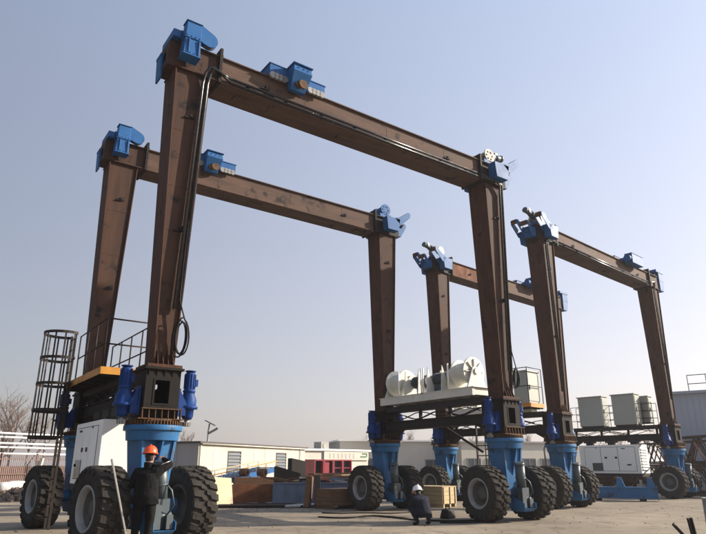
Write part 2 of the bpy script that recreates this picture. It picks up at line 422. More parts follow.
def drive_mesh():
    m = MB()
    p0, p1 = Vector((0.02, -0.52, 0.86)), Vector((-0.10, -0.62, 1.52))
    m.cyl(p0, p1, 0.135, 0.135, 20)
    d = (p1 - p0).normalized()
    m.cyl(p0 + d * 0.30, p0 + d * 0.33, 0.15, n=20)
    m.cyl(p1, p1 + d * 0.06, 0.155, 0.13, 20)
    m.box(-0.12, 0.15, -0.66, -0.36, 0.66, 0.90)
    m.cyl((0.02, -0.5, 0.37), (0.02, -0.5, 0.70), 0.16, 0.13, 16)
    m.cyl((-0.16, -0.62, 0.60), (0.2, -0.62, 0.60), 0.07, n=12)
    m.box(0.06, 0.19, -0.76, -0.60, 0.38, 0.62)
    m.box(-0.19, -0.05, -0.74, -0.56, 0.38, 0.80)
    m.tube([(0.1, -0.68, 0.62), (0.16, -0.8, 0.8), (0.12, -0.75, 1.05), (0.0, -0.66, 1.2)], 0.016)
    return m.mesh('drive_motor', 'motor_green')
def gear_mesh():
    m = MB()
    m.lathe([(0.0, ZR + 0.001), (0.50, ZR + 0.001), (0.50, ZR + 0.10), (0.0, ZR + 0.105)], 40)
    for k in range(54):
        t = 2 * PI * k / 54
        m.T = Matrix.Rotation(t, 4, 'Z')
        m.hexa([(0.49, -0.018, ZR + 0.005), (0.555, -0.010, ZR + 0.005), (0.555, 0.010, ZR + 0.005), (0.49, 0.018, ZR + 0.005),
                (0.49, -0.018, ZR + 0.085), (0.555, -0.010, ZR + 0.085), (0.555, 0.010, ZR + 0.085), (0.49, 0.018, ZR + 0.085)])
    m.T = None
    return m.mesh('gear_ring', 'rust_gear')
def base_mesh():
    m = MB()
    for s in (-1, 1):
        y0, y1 = (s * 0.33, s * 0.38)
        a, b = min(y0, y1), max(y0, y1)
        m.box(-0.36, -0.17, a, b, ZB0, ZB1); m.box(0.13, 0.34, a, b, ZB0, ZB1)
        m.box(-0.17, 0.13, a, b, ZB0, 2.66); m.box(-0.17, 0.13, a, b, 3.12, ZB1)
        # frame round the opening
        c = s * 0.39
        for q in ((-0.20, -0.165, 2.63, 3.15), (0.125, 0.16, 2.63, 3.15), (-0.165, 0.125, 2.63, 2.665), (-0.165, 0.125, 3.115, 3.15)):
            m.box(q[0], q[1], min(c, c - s * 0.03), max(c, c - s * 0.03) , q[2], q[3])
        xs = s * 0.36
        m.box(min(xs, xs - s * 0.05), max(xs, xs - s * 0.05), -0.329, 0.329, ZB0, ZB1)
    m.box(-0.40, 0.39, -0.43, 0.43, ZB1 - 0.012, ZB1 + 0.035)
    m.box(-0.31, 0.31, -0.31, 0.31, ZB0, ZB0 + 0.05)
    for k in range(5):                    # ribs under the top flange
        x = -0.32 + k * 0.16
        for s in (-1, 1): m.poly([(x, s * 0.38, ZB1 - 0.01), (x, s * 0.42, ZB1 - 0.01), (x, s * 0.38, ZB1 - 0.16)], (0.014, 0, 0))
    return m.mesh('column_base', 'base_dark')
def ribs_mesh():
    m = MB()
    for s in (-1, 1):
        m.box(-0.40, 0.40, min(s * 0.381, s * 0.47), max(s * 0.381, s * 0.47), 2.545, 2.565)
        for k in range(7):
            x = -0.39 + k * 0.127
            m.poly([(x, s * 0.381, 2.37), (x, s * 0.47, 2.37), (x, s * 0.45, 2.545), (x, s * 0.381, 2.545)], (0.014, 0, 0))
    m.box(-0.46, 0.46, -0.46, 0.46, 2.353, 2.372)
    return m.mesh('base_ribs', 'rust_gear')
def steer_mesh(s):
    m = MB()
    x = s * 0.66
    m.lathe([(0.0, 2.40), (0.09, 2.40), (0.12, 2.46), (0.125, 2.60), (0.20, 2.61), (0.20, 2.66), (0.165, 2.67), (0.165, 2.80), (0.12, 2.90), (0.115, 2.95), (0.13, 2.955), (0.13, 2.99), (0.105, 3.0), (0.105, 3.34), (0.085, 3.36), (0.0, 3.365)], 24)
    m.lathe([(0.09, 3.375), (0.112, 3.38), (0.112, 3.40), (0.0, 3.405)], 20)
    for k in range(12):
        m.T = Matrix.Rotation(2 * PI * k / 12, 4, 'Z'); m.box(0.10, 0.122, -0.006, 0.006, 3.02, 3.32)
    m.T = None
    m.box(0.08, 0.16, -0.06, 0.06, 3.08, 3.22)
    for v in range(len(m.v)): m.v[v] = (m.v[v][0] + x, m.v[v][1] - 0.06, m.v[v][2])
    a, b = sorted((s * 0.42, s * 0.56))
    m.box(a, b, -0.22, 0.10, 2.46, 2.62)
    m.poly([(s * 0.42, -0.20, 2.62), (s * 0.62, -0.20, 2.62), (s * 0.42, -0.20, 2.98)], (0, 0.025, 0))
    m.poly([(s * 0.42, 0.07, 2.62), (s * 0.62, 0.07, 2.62), (s * 0.42, 0.07, 2.98)], (0, 0.025, 0))
    a, b = sorted((s * 0.385, s * 0.42)); m.box(a, b, -0.24, 0.12, 2.44, 3.0)
    return m.mesh('steering_motor', 'blue_motor')
def pinion_mesh(s):
    m = MB()
    m.cyl((s * 0.66, -0.06, 2.26), (s * 0.66, -0.06, 2.40), 0.055, n=12)
    for k in range(10):
        t = 2 * PI * k / 10
        m.box(s * 0.66 + 0.07 * math.cos(t) - 0.015, s * 0.66 + 0.07 * math.cos(t) + 0.015, -0.06 + 0.07 * math.sin(t) - 0.015, -0.06 + 0.07 * math.sin(t) + 0.015, 2.265, 2.345)
    return m.mesh('pinion', 'grey')
def column_mesh():
    m = MB()
    zt = ZH0
    m.taper(ZC0, (-0.19, 0.19, -0.255, 0.255), zt, (-0.40, 0.40, -0.33, 0.33))
    m.cur = 1
    for s in (-1, 1):                     # flange plates standing proud of the webs
        p, q = sorted((s * 0.19, s * 0.215)); u, v = sorted((s * 0.40, s * 0.425))
        m.taper(ZC0, (p, q, -0.30, 0.30), zt, (u, v, -0.38, 0.38))
    m.box(-0.36, 0.35, -0.40, 0.40, ZB1 + 0.04, ZC0 - 0.001)
    for k in range(4):                    # gussets on the foot plate
        x = -0.16 + k * 0.105
        for s in (-1, 1): m.poly([(x, s * 0.256, ZC0 + 0.002), (x, s * 0.39, ZC0 + 0.002), (x, s * 0.262, ZC0 + 0.30)], (0.014, 0, 0))
    m.cur = 0
    for z in (4.6, 5.9, 7.4, 8.8):        # weld seams
        f = (z - ZC0) / (zt - ZC0); a = 0.19 + 0.21 * f; b = 0.255 + 0.075 * f
        m.box(-a + 0.004, a - 0.004, -b - 0.005, b + 0.005, z, z + 0.025)
    return m.mesh('column', ['rust', 'rust_lit_edge'])
def lug_mesh():
    m = MB()
    m.poly([(-0.12, 0, -0.05), (0.12, 0, -0.03), (0.10, 0, 0.09), (-0.02, 0, 0.05)], (0, -0.05, 0))
    m.cyl((0.03, -0.05, 0.02), (0.03, -0.08, 0.02), 0.03, n=10)
    return m.mesh('lifting_lug', 'rust_dark')
def head_mesh(sx):                        # sx = +1: beam leaves in +X
    m = MB()
    a, b = sorted((-0.42 * sx, 0.60 * sx))
    m.box(a, b, -0.34, 0.34, ZH0 + 0.002, ZH1 - 0.03)
    m.box(a - 0.02, b + 0.0, -0.42, 0.42, ZH1 - 0.029, ZH1)
    m.box(a - 0.02, b + 0.0, -0.42, 0.42, ZH0 - 0.03, ZH0)
    # outer end box with an opening
    e = -0.42 * sx; f = -0.62 * sx
    lo, hi = sorted((e, f))
    for q in ((-0.34, -0.15), (0.15, 0.34)): m.box(lo, hi, q[0], q[1], ZH0 + 0.003, ZH1 - 0.032)
    m.box(lo, hi, -0.149, 0.149, ZH0 + 0.003, ZH0 + 0.22); m.box(lo, hi, -0.149, 0.149, ZH1 - 0.24, ZH1 - 0.032)
    return m.mesh('column_head', 'rust_dark' if sx < 0 else 'rust')
def splice_mesh(sx):
    m = MB()
    for k in (0, 1):
        x0, x1 = sorted(((0.602 + 0.036 * k) * sx, (0.634 + 0.036 * k) * sx))
        m.box(x0, x1, -0.46, 0.46, ZH0 - 0.06, ZH1 + 0.20)
    for y in (-0.41, 0.41):
        for k in range(5):
            z = ZH0 + 0.05 + k * 0.17
            m.cyl((0.57 * sx, y, z), (0.70 * sx, y, z), 0.022, n=6)
    return m.mesh('splice_plate', 'rust_dark')
def beam_mesh(two=False):
    m = MB()
    x0, x1 = 0.672, L - 0.672
    for a, b, k in (((x0, 6.3, 0), (6.303, x1, 1)) if two else ((x0, x1, 0),)):
        m.cur = k
        m.box(a, b, -0.34, 0.34, ZH0 + 0.002, ZH1 - 0.03)
        m.cur = 0
        m.box(a, b, -0.41, 0.41, ZH1 - 0.029, ZH1)
        m.box(a, b, -0.40, 0.40, ZH0 - 0.03, ZH0)
    for x in (3.1, 5.9, 8.2): m.box(x, x + 0.02, -0.344, 0.344, ZH0 + 0.004, ZH1 - 0.034)
    for x in (1.2, 4.4, 9.0): m.box(x, x + 0.5, -0.12, 0.12, ZH0 - 0.07, ZH0 - 0.03)
    return m.mesh('top_beam', ['rust_beam', 'rust_orange'])
def nose(m, p, d, r, th, tail):           # plate with a rounded end: from tail edge to a disc
    pass
def gen_block_mesh():                     # blue sheave block hung on the face of the generator-side head
    m = MB()
    m.taper(10.55, (-0.40, 0.0, -0.74, -0.425), 11.50, (-0.35, 0.0, -0.69, -0.425))
    m.box(-0.40, 0.0, -0.424, 0.10, ZH1 + 0.003, 11.38)
    m.box(-0.40, 0.02, -0.745, -0.44, 11.02, 11.045)
    m.box(-0.60, -0.42, -0.50, 0.30, ZH1 + 0.003, 11.30)
    m.box(-0.38, 0.02, -0.72, -0.43, 11.501, 11.52); m.box(-0.42, 0.02, -0.76, -0.43, 10.54, 10.57)
    for k in range(4):
        for z in (11.08, 10.62):
            m.cyl((-0.34 + k * 0.10, -0.755, z), (-0.34 + k * 0.10, -0.70, z), 0.016, n=6)
    for x in (-0.30, -0.06): m.box(x, x + 0.02, -0.765, -0.70, 10.60, 11.0)
    return m.mesh('sheave_block', 'blue')
def plate_round(m, c, r, tail, y0, y1):   # stadium plate in the XZ plane
    cx, cz = c
    pts = []
    dx, dz = cx - tail[0], cz - tail[1]; a = math.atan2(dz, dx)
    for k in range(13):
        t = a - PI / 2 + PI * k / 12
        pts.append((cx + r * math.cos(t), y0, cz + r * math.sin(t)))
    pts += [(tail[0] - r * 1.1 * math.sin(a), y0, tail[1] + r * 1.1 * math.cos(a)), (tail[0] + r * 1.1 * math.sin(a), y0, tail[1] - r * 1.1 * math.cos(a))]
    m.poly(pts, (0, y1 - y0, 0))
def gen_nose_mesh():
    m = MB()
    plate_round(m, (0.26, 11.28), 0.20, (-0.06, 11.40), -0.60, -0.57)
    plate_round(m, (0.26, 11.28), 0.20, (-0.06, 11.40), -0.48, -0.45)
    return m.mesh('sheave_cheek', 'blue')
def sheave_mesh(c, r, y0, y1, axis='Y'):
    m = MB()
    cx, cz = c; ym = (y0 + y1) / 2
    m.lathe([(0.0, y0), (r, y0), (r, y0 + 0.015), (r * 0.84, ym), (r, y1 - 0.015), (r, y1), (0.0, y1)], 24, 'Y', smooth=False)
    for i, v in enumerate(m.v): m.v[i] = (v[0] + cx, v[1], v[2] + cz)
    return m.mesh('sheave', 'rust_gear')
def outer_block_mesh(big):                # on the outer end of the generator-side head
    m = MB()
    if big:
        m.taper(10.35, (-1.05, -0.63, 0.0, 0.42), 10.92, (-1.22, -0.63, 0.0, 0.42))
        m.box(-1.22, -0.64, 0.0, 0.42, 10.921, 11.36)
        m.box(-1.24, -0.35, -0.02, 0.44, 11.361, 11.50)
    else:
        m.taper(10.20, (-0.665, -0.62, 0.02, 0.34), 10.80, (-0.69, -0.62, 0.02, 0.34))
        m.box(-0.70, -0.621, 0.01, 0.35, 10.801, 10.88)
    return m.mesh('outer_sheave_block', 'blue')
def mid_block_mesh():
    m = MB()
    m.box(1.95, 2.52, -0.47, 0.10, ZH1 + 0.02, 11.44); m.box(3.02, 3.66, -0.45, 0.10, ZH1 + 0.02, 11.40)
    m.box(1.93, 2.519, -0.49, 0.12, 11.441, 11.47); m.box(3.021, 3.68, -0.47, 0.12, 11.401, 11.43)
    m.box(2.52, 3.02, -0.425, 0.425, ZH1 + 0.003, 11.42)
    m.taper(10.84, (2.52, 2.96, -0.56, -0.425), 11.26, (2.46, 3.02, -0.84, -0.425))
    m.taper(11.262, (2.46, 3.02, -0.84, -0.425), 11.46, (2.48, 3.0, -0.80, -0.425))
    m.box(2.44, 3.04, -0.86, -0.43, 11.461, 11.485)
    for x in (2.60, 2.76, 2.90):
        m.cyl((x, -0.85, 11.36), (x, -0.80, 11.36), 0.018, n=6)
    m.box(2.10, 3.30, 0.426, 0.80, 10.98, 11.46)
    m.box(2.08, 3.32, 0.43, 0.82, 11.461, 11.49)
    m.cyl((3.301, 0.61, 11.22), (3.50, 0.61, 11.22), 0.17, n=18)
    m.box(2.0, 2.099, 0.43, 0.66, 11.10, 11.56)
    return m.mesh('middle_sheave_block', 'blue')
def rope_sheave_mesh():
    m = MB()
    for k in range(4):
        x = 2.03 + k * 0.12
        m.T = Matrix.Translation((x, -0.40, 11.10)); m.lathe([(0, -0.12), (0.09, -0.12), (0.07, -0.09), (0.09, -0.06), (0, -0.06)], 14, 'Y', smooth=False)
    m.T = None
    return m.mesh('rope_sheave', 'grey')
def winch_block_mesh():
    """blocks at the winch-side head; +X is outward"""
    m = MB()
    for s in (-1, 1):
        a, b = sorted((s * 0.425, s * 0.74))
        m.taper(10.48, (-0.24, 0.30, a, b), 11.02, (-0.30, 0.40, a, b))
        pts = [(0.10, a, 11.02), (0.42, a, 10.75), (0.92, a, 11.20), (0.95, a, 11.38), (0.84, a, 11.42), (0.40, a, 11.12)]
        m.poly(pts, (0, 0.03, 0)); m.poly([(p[0], b - 0.03, p[2]) for p in pts], (0, 0.03, 0))
    m.box(0.62, 0.86, -0.22, 0.22, 10.52, 10.90)
    pts = [(0.70, -0.2, 10.6), (0.86, -0.2, 10.52), (1.16, -0.2, 11.0), (1.12, -0.2, 11.12), (1.02, -0.2, 11.1)]
    m.poly(pts, (0, 0.03, 0)); m.poly([(p[0], 0.17, p[2]) for p in pts], (0, 0.03, 0))
    m.box(-0.30, 0.28, -0.30, 0.30, ZH1 + 0.003, 11.30)
    return m.mesh('winch_side_block', 'blue')
def end_sheave_mesh(k):
    m = MB()
    if k < 2:
        q = -1 if k == 0 else 1
        m.T = Matrix.Translation((0.88, 0, 11.33)); m.lathe([(0, q * 0.46), (0.10, q * 0.46), (0.10, q * 0.70), (0, q * 0.70)], 20, 'Y', smooth=False)
    else:
        m.T = Matrix.Translation((1.08, 0, 11.06)); m.lathe([(0, -0.165), (0.10, -0.165), (0.10, 0.165), (0, 0.165)], 20, 'Y', smooth=False)
    m.T = None
    return m.mesh('end_sheave', 'rust_gear')
def top_drum_mesh(mat):
    m = MB()
    m.T = Matrix.Translation((0.0, 0, 11.50))
    m.lathe([(0, -0.30), (0.24, -0.30), (0.24, -0.25), (0.19, -0.24), (0.19, 0.24), (0.24, 0.25), (0.24, 0.30), (0, 0.30)], 28, 'Y', smooth=False)
    m.T = None
    for k in range(6):
        t = 2 * PI * k / 6
        m.cyl((0.14 * math.cos(t), -0.32, 11.50 + 0.14 * math.sin(t)), (0.14 * math.cos(t), -0.29, 11.50 + 0.14 * math.sin(t)), 0.03, n=8)
    return m.mesh('top_sheave', mat)
def top_motor_mesh():
    m = MB()
    m.cyl((0.24, -0.05, 11.62), (0.46, -0.05, 11.66), 0.16, 0.13, 20)
    m.cyl((0.46, -0.05, 11.66), (0.80, -0.05, 11.72), 0.105, 0.105, 20)
    m.cyl((0.80, -0.05, 11.72), (0.88, -0.05, 11.735), 0.12, 0.12, 20)
    m.box(0.52, 0.66, -0.10, 0.02, 11.76, 11.86)
    return m.mesh('hoist_motor', 'motor_green')

def rail_run(m, pts, h, r=0.018, mids=(0.5,), step=1.0, toe=None):
    """posts and rails along a polyline of deck points"""
    for a, b in zip(pts, pts[1:]):
        a, b = Vector(a), Vector(b)
        n = max(1, round((b - a).length / step))
        for k in range(n + 1):
            q = a.lerp(b, k / n); m.cyl(q, q + Vector((0, 0, h)), r, n=6)
        for f in (1.0,) + tuple(mids):
            z = Vector((0, 0, h * f)); m.cyl(a + z, b + z, r, n=6)

def gantry(label, loc, rz, bog, front, beam2=None):
    g = thing('gantry_crane', label, 'crane', loc, rz, 'two rusty wheeled gantry cranes')
    corners = [(0, 0, 1), (L, 0, -1), (0, W, 1), (L, W, -1)]
    for i, (x, y, sx) in enumerate(corners):
        p = (x, y, 0)
        a = R(bog[i]) + front
        ob('yoke', cached('yoke', yoke_mesh), g, p, a, 0.008)
        ob('drive_motor', cached('drive', drive_mesh), g, p, a)
        for s in (-1, 1):
            w_ = ob('wheel', None, g, (x + s * 0.90 * math.cos(a), y + s * 0.90 * math.sin(a), 0.747), a)
            t = ob('tyre', cached('tyre', tyre_mesh), w_)
            t.rotation_euler = (rng.uniform(0, 6.28), 0, 0)
            k = ob('rim', cached('rim%d' % s, lambda: rim_mesh(s)), w_)
            k.rotation_euler = (rng.uniform(0, 6.28), 0, 0)
        ob('gear_ring', cached('gear', gear_mesh), g, p)
        b = ob('column_base', cached('base', base_mesh), g, p, front)
        ob('base_ribs', cached('ribs', ribs_mesh), b)
        for s in (-1, 1):
            st = ob('steering_motor', cached('steer%d' % s, lambda: steer_mesh(s)), g, p, front)
            ob('pinion', cached('pin%d' % s, lambda: pinion_mesh(s)), st)
        c = ob('column', cached('column', column_mesh), g, p, 0)
        for s in (-1, 1):
            for z in (9.2, 6.4):
                lg = ob('lifting_lug', cached('lug', lug_mesh), c, (0.02, s * (0.255 + 0.075 * (z - ZC0) / (ZH0 - ZC0) - 0.002), z), 0 if s < 0 else PI)
        ob('column_head', cached('head%d' % sx, lambda: head_mesh(sx)), g, p)
        if sx > 0:
            sb = ob('sheave_block', cached('gb', gen_block_mesh), g, p, 0, 0.01)
            ob('sheave_cheek', cached('gn', gen_nose_mesh), sb)
            ob('sheave', cached('gs', lambda: sheave_mesh((0.26, 11.28), 0.19, -0.56, -0.49)), sb)
            ob('outer_sheave_block', cached('gob%d' % (front > 0), lambda: outer_block_mesh(front > 0)), g, p, 0, 0.01)
        else:
            wb = ob('winch_side_block', cached('wb', winch_block_mesh), g, p, 0, 0.008)
            for k in range(3): ob('end_sheave', cached('wes%d' % k, lambda: end_sheave_mesh(k)), wb)
            blue_only = (front == 0 and i == 3)
            ob('top_sheave', cached('td%d' % blue_only, lambda: top_drum_mesh('blue' if blue_only else 'winch_grey')), wb)
            if not blue_only: ob('hoist_motor', cached('tm', top_motor_mesh), wb)
    for j, y in enumerate((0, W)):
        me = cached('beam', beam_mesh)
        if beam2 and j == beam2[0]:
            me = beam_mesh(True)
        b = ob('top_beam', me, g, (0, y, 0))
        for sx, x in ((1, 0), (-1, L)):
            ob('splice_plate', cached('splice%d' % sx, lambda: splice_mesh(sx)), b, (x, 0, 0))
        for s in (-1, 1):
            for x in (8.3, 1.9):
                ob('lifting_lug', cached('lug', lug_mesh), b, (x, s * 0.338, 10.72), 0 if s < 0 else PI)
        mb = ob('middle_sheave_block', cached('mid', mid_block_mesh), g, (0, y, 0), 0, 0.012)
        ob('sheave', cached('ms', lambda: sheave_mesh((2.82, 11.00), 0.13, -0.74, -0.69)), mb)
        ob('sheave', cached('ms2', lambda: sheave_mesh((2.72, 11.02), 0.13, -0.68, -0.63)), mb)
        ob('rope_sheave', cached('rs', rope_sheave_mesh), mb)['kind'] = 'stuff'
        ob('rope_sheave', cached('rs', rope_sheave_mesh), mb, (1.14, 0, -0.02))['kind'] = 'stuff'
        # conduit pipes on the outer face: down the columns and along the lower edge of the beam
        o = -1 if j == 0 else 1
        for k in range(2):
            zz = ZH0 + 0.035 + 0.11 * k; yy = o * 0.425
            xk = 0.235 + 0.115 * k; xl = L + 0.20 + 0.115 * k
            for pts in ([(0.95, yy, zz), (L - 0.75, yy, zz)],
                        [(xk - 0.17, o * 0.38, 4.6), (xk, o * 0.425, 10.15), (xk + 0.03, o * 0.48, 10.42), (xk + 0.10, o * 0.53, 10.58), (xk + 0.20, o * 0.53, 10.60 - 0.03 * k), (xk + 0.38, o * 0.50, 10.56 - 0.03 * k), (0.95, yy, zz)],
                        [(xl - 0.19, o * 0.38, 4.2), (xl, o * 0.425, 10.1), (xl - 0.04, o * 0.48, 10.36), (xl - 0.25, o * 0.50, 10.46), (L - 0.72, yy, zz)]):
                m = MB(); m.tube(pts, 0.036, 10); part('conduit_pipe', m, 'conduit', g, (0, y, 0))
        for x in [1.4 + 1.1 * k for k in range(8)]:
            m = MB(); m.box(x, x + 0.04, min(o * 0.341, o * 0.398), max(o * 0.341, o * 0.398), ZH0 + 0.012, ZH0 + 0.17)
            part('pipe_clip', m, 'rust_dark', b)
        for x in ((0, L) if (front == 0 and j == 0) else ()):
            m = MB()
            pts = []
            sc_ = 1.0 if x == 0 else 0.75
            for k in range(66):
                t = 2 * PI * k / 22 + 0.4
                f = 1 + 0.16 * math.sin(k * 0.21 + 1)
                pts.append((x + 0.24 + (0.13 * math.sin(t) * f + 0.03 * math.sin(k * 0.13)) * sc_, o * (0.43 + 0.035 * math.sin(k * 0.33)), 4.02 + (0.36 * math.cos(t) * f) * sc_))
            pts = [(x + 0.20, o * 0.41, 6.6), (x + 0.17, o * 0.40, 5.6), (x + 0.16, o * 0.41, 4.8)] + pts
            m.tube(pts, 0.017, 6)
            part('cable_coil', m, 'rubber', g, (0, y, 0))
    # sills joining the columns on each side
    for x in (0, L):
        m = MB()
        m.box(x - 0.22, x + 0.22, 0.385, W - 0.385, 2.73, 2.97)
        m.box(x - 0.27, x + 0.27, 0.386, W - 0.386, 2.70, 2.729); m.box(x - 0.27, x + 0.27, 0.386, W - 0.386, 2.971, 2.995)
        for s in (-1, 1):
            yy = 0.385 if s < 0 else W - 0.385
            m.poly([(x - 0.2, yy, 2.69), (x - 0.2, yy - s * 0.55, 2.69), (x - 0.2, yy, 2.40)], (0.4, 0, 0))
        part('sill_beam', m, 'rust_dark', g)
        m = MB()
        zu = 3.24 if x == 0 else 3.32
        m.box(x - 0.30, x + 0.30, 0.44, W - 0.44, zu, zu + 0.18)
        for k in range(4):
            y = 0.6 + k * (W - 1.3) / 3
            m.box(x - 0.12, x - 0.04, y, y + 0.1, 2.996, zu)
        part('deck_beam', m, 'black', g)
        m = MB()
        for k in range(3):
            ph = rng.uniform(0, 6)
            m.tube([(x - 0.28 * (1 if k < 2 else -1), 0.6 + q * 0.3, 3.10 + 0.03 * k + 0.10 * math.sin(q * 0.9 + ph)) for q in range(15)], 0.018, 6)
        part('hanging_cable', m, 'rubber', g)
    return g

def generator(g, x0, x1, y0, y1, z0, z1, face):
    """white generator set hung under the sill; face = -1/+1 says which X side is the door side, louvres at both ends"""
    m = MB(); m.box(x0, x1, y0, y1, z0 + 0.10, z1)
    c = part('generator', m, 'white', g, bevel=0.015)
    m = MB(); m.box(x0 + 0.03, x1 - 0.03, y0 + 0.02, y1 - 0.02, z0 - 0.04, z0 + 0.098)
    part('base_frame', m, 'black', c)
    for s in (-1, 1):                      # doors on both long sides
        xf = x1 if s > 0 else x0
        n = 3
        for k in range(n):
            a = y0 + 0.30 + k * (y1 - y0 - 0.5) / n; b = a + (y1 - y0 - 0.5) / n - 0.025
            m = MB(); lo, hi = sorted((xf + s * 0.002, xf + s * 0.016)); m.box(lo, hi, a, b, z0 + 0.22, z1 - 0.12)
            d = part('door', m, 'white', c, bevel=0.004)
            m = MB(); lo, hi = sorted((xf + s * 0.0015, xf + s * 0.004)); m.box(lo, hi, a - 0.016, b + 0.016, z0 + 0.205, z1 - 0.105); part('door_gap', m, 'black', d)
        for yy, zz, w_, h in ((0.45, 0.55, 0.12, 0.09), (0.62, 0.55, 0.12, 0.09), (0.30, 0.9, 0.05, 0.05), (0.75, 0.86, 0.2, 0.04), (0.82, 0.3, 0.22, 0.06)):
            m = MB(); lo, hi = sorted((xf + s * 0.017, xf + s * 0.03))
            yc = y0 + (y1 - y0) * yy; zc = z0 + 0.1 + (z1 - z0 - 0.1) * zz
            m.box(lo, hi, yc - w_ / 2, yc + w_ / 2, zc - h / 2, zc + h / 2)
            part('latch', m, 'black', c)
    m = MB()                               # control window
    lo, hi = (x0 - 0.03, x0 - 0.019) if face < 0 else (x1 + 0.019, x1 + 0.03)
    yc = y0 + (y1 - y0) * (0.72 if face < 0 else 0.30); zc = z0 + 0.42
    m.box(lo, hi, yc - 0.28, yc + 0.28, zc - 0.19, zc + 0.19)
    part('control_window', m, 'glass', c)
    for s in ((1,) if face < 0 else (-1, 1)):
        yf = y0 if s < 0 else y1
        for k in range(8):
            z = z0 + 0.28 + k * (z1 - z0 - 0.4) / 8
            m = MB(); q = [(x0 + 0.12, yf, z), (x0 + 0.12, yf + s * 0.07, z), (x0 + 0.12, yf + s * 0.004, z + 0.09)]
            m.poly(q, (x1 - x0 - 0.24, 0, 0))
            part('louvre', m, 'white', c)
    m = MB()
    for k in range(3):
        y = y0 + 0.4 + k * (y1 - y0 - 0.8) / 2
        m.box((x0 + x1) / 2 - 0.12, (x0 + x1) / 2 + 0.12, y - 0.16, y + 0.16, z1 + 0.001, 2.70)
        m.box((x0 + x1) / 2 - 0.20, (x0 + x1) / 2 + 0.20, y - 0.26, y + 0.26, z1 + 0.12, 2.699)
    part('hanger', m, 'black', c)
    return c

def winch(g, y0, d):
    """white winch on its frame: drum at y0, motor towards +d"""
    x = L
    Y = lambda t: y0 + d * t
    m = MB()
    for xx in (-0.48, 0.36):
        a, b = sorted((Y(-0.35), Y(1.95))); m.box(x + xx, x + xx + 0.12, a, b, 3.56, 3.80)
    for t in (-0.33, 0.5, 1.2, 1.85):
        a, b = sorted((Y(t), Y(t + 0.10))); m.box(x - 0.359, x + 0.359, a, b, 3.58, 3.79)
    a, b = sorted((Y(-0.40), Y(2.0))); m.box(x - 0.50, x + 0.50, a, b, 3.801, 3.82)
    fr = part('winch', m, 'winch_white', g)
    m = MB(); m.T = Matrix.Translation((x, 0, 4.35))
    pr = [(0, Y(-0.02)), (0.47, Y(-0.02)), (0.47, Y(0.03)), (0.33, Y(0.05)), (0.33, Y(0.56)), (0.44, Y(0.58)), (0.44, Y(0.63)), (0.0, Y(0.64))]
    m.lathe(pr if d > 0 else pr[::-1], 40, 'Y', smooth=False)
    for k in range(8):
        t = PI * k / 4
        m.T = Matrix.Translation((x, 0, 4.35)) @ Matrix.Rotation(t, 4, 'Y')
        a, b = sorted((Y(-0.022), Y(-0.06))); m.box(0.10, 0.40, a, b, -0.018, 0.018)
    m.T = None
    m.cyl((x, Y(-0.16), 4.35), (x, Y(-0.021), 4.35), 0.10, n=20)
    part('drum', m, 'winch_white', fr)
    m = MB()
    for t in (-0.12, 0.74):
        m = MB(); a = Y(t)
        m.poly([(x - 0.42, a, 3.82), (x + 0.42, a, 3.82), (x + 0.14, a, 4.48), (x - 0.14, a, 4.48)], (0, 0.05, 0))
        part('bearing_stand', m, 'winch_white', fr)
    m = MB(); m.cyl((x, Y(0.80), 4.30), (x, Y(0.98), 4.30), 0.26, n=24); m.cyl((x, Y(0.98), 4.30), (x, Y(1.06), 4.30), 0.12, n=16)
    part('gearbox', m, 'winch_white', fr)
    for t in (1.02, 1.72):
        m = MB(); m.poly([(x - 0.46, Y(t), 3.82), (x - 0.05, Y(t), 3.82), (x - 0.40, Y(t), 4.66)], (0, 0.03, 0))
        part('gusset', m, 'winch_white', fr)
    m = MB()
    m.cyl((x, Y(1.06), 4.28), (x, Y(1.80), 4.28), 0.20, n=24)
    for k in range(10):
        m.cyl((x, Y(1.10 + k * 0.065), 4.28), (x, Y(1.12 + k * 0.065), 4.28), 0.215, n=24)
    m.box(x - 0.14, x + 0.14, min(Y(1.3), Y(1.7)), max(Y(1.3), Y(1.7)), 3.822, 4.1)
    part('winch_motor', m, 'motor_green', fr)
    for xx in (-0.46, 0.46):
        for t in (0.70, 1.9):
            m = MB(); m.cyl((x + xx, Y(t), 3.82), (x + xx, Y(t), 4.66), 0.03, n=6); part('guard_post', m, 'white', fr)

def platform(g, x0, x1, y0, y1, z, rails, h=1.05, n=6):
    m = MB()
    m.box(x0, x1, y0, y1, z - 0.03, z)
    p = part('platform', m, 'rust_dark', g)
    m = MB()
    m.box(x0 - 0.012, x0 - 0.001, y0 - 0.012, y1 + 0.012, z - 0.10, z + 0.06); m.box(x1 + 0.001, x1 + 0.012, y0 - 0.012, y1 + 0.012, z - 0.10, z + 0.06)
    m.box(x0, x1, y0 - 0.013, y0 - 0.002, z - 0.10, z + 0.06); m.box(x0, x1, y1 + 0.002, y1 + 0.013, z - 0.10, z + 0.06)
    part('kick_plate', m, 'yellow', p)
    for k in range(n):
        y = y0 + 0.05 + k * (y1 - y0 - 0.15) / (n - 1)
        m = MB(); m.box(x0 + 0.01, x1 - 0.01, y, y + 0.05, z - 0.14, z - 0.031)
        part('support_bar', m, 'rust_dark', p)
    m = MB()
    for r_ in rails: rail_run(m, r_, h)
    part('railing', m, 'rail', p)
    return p

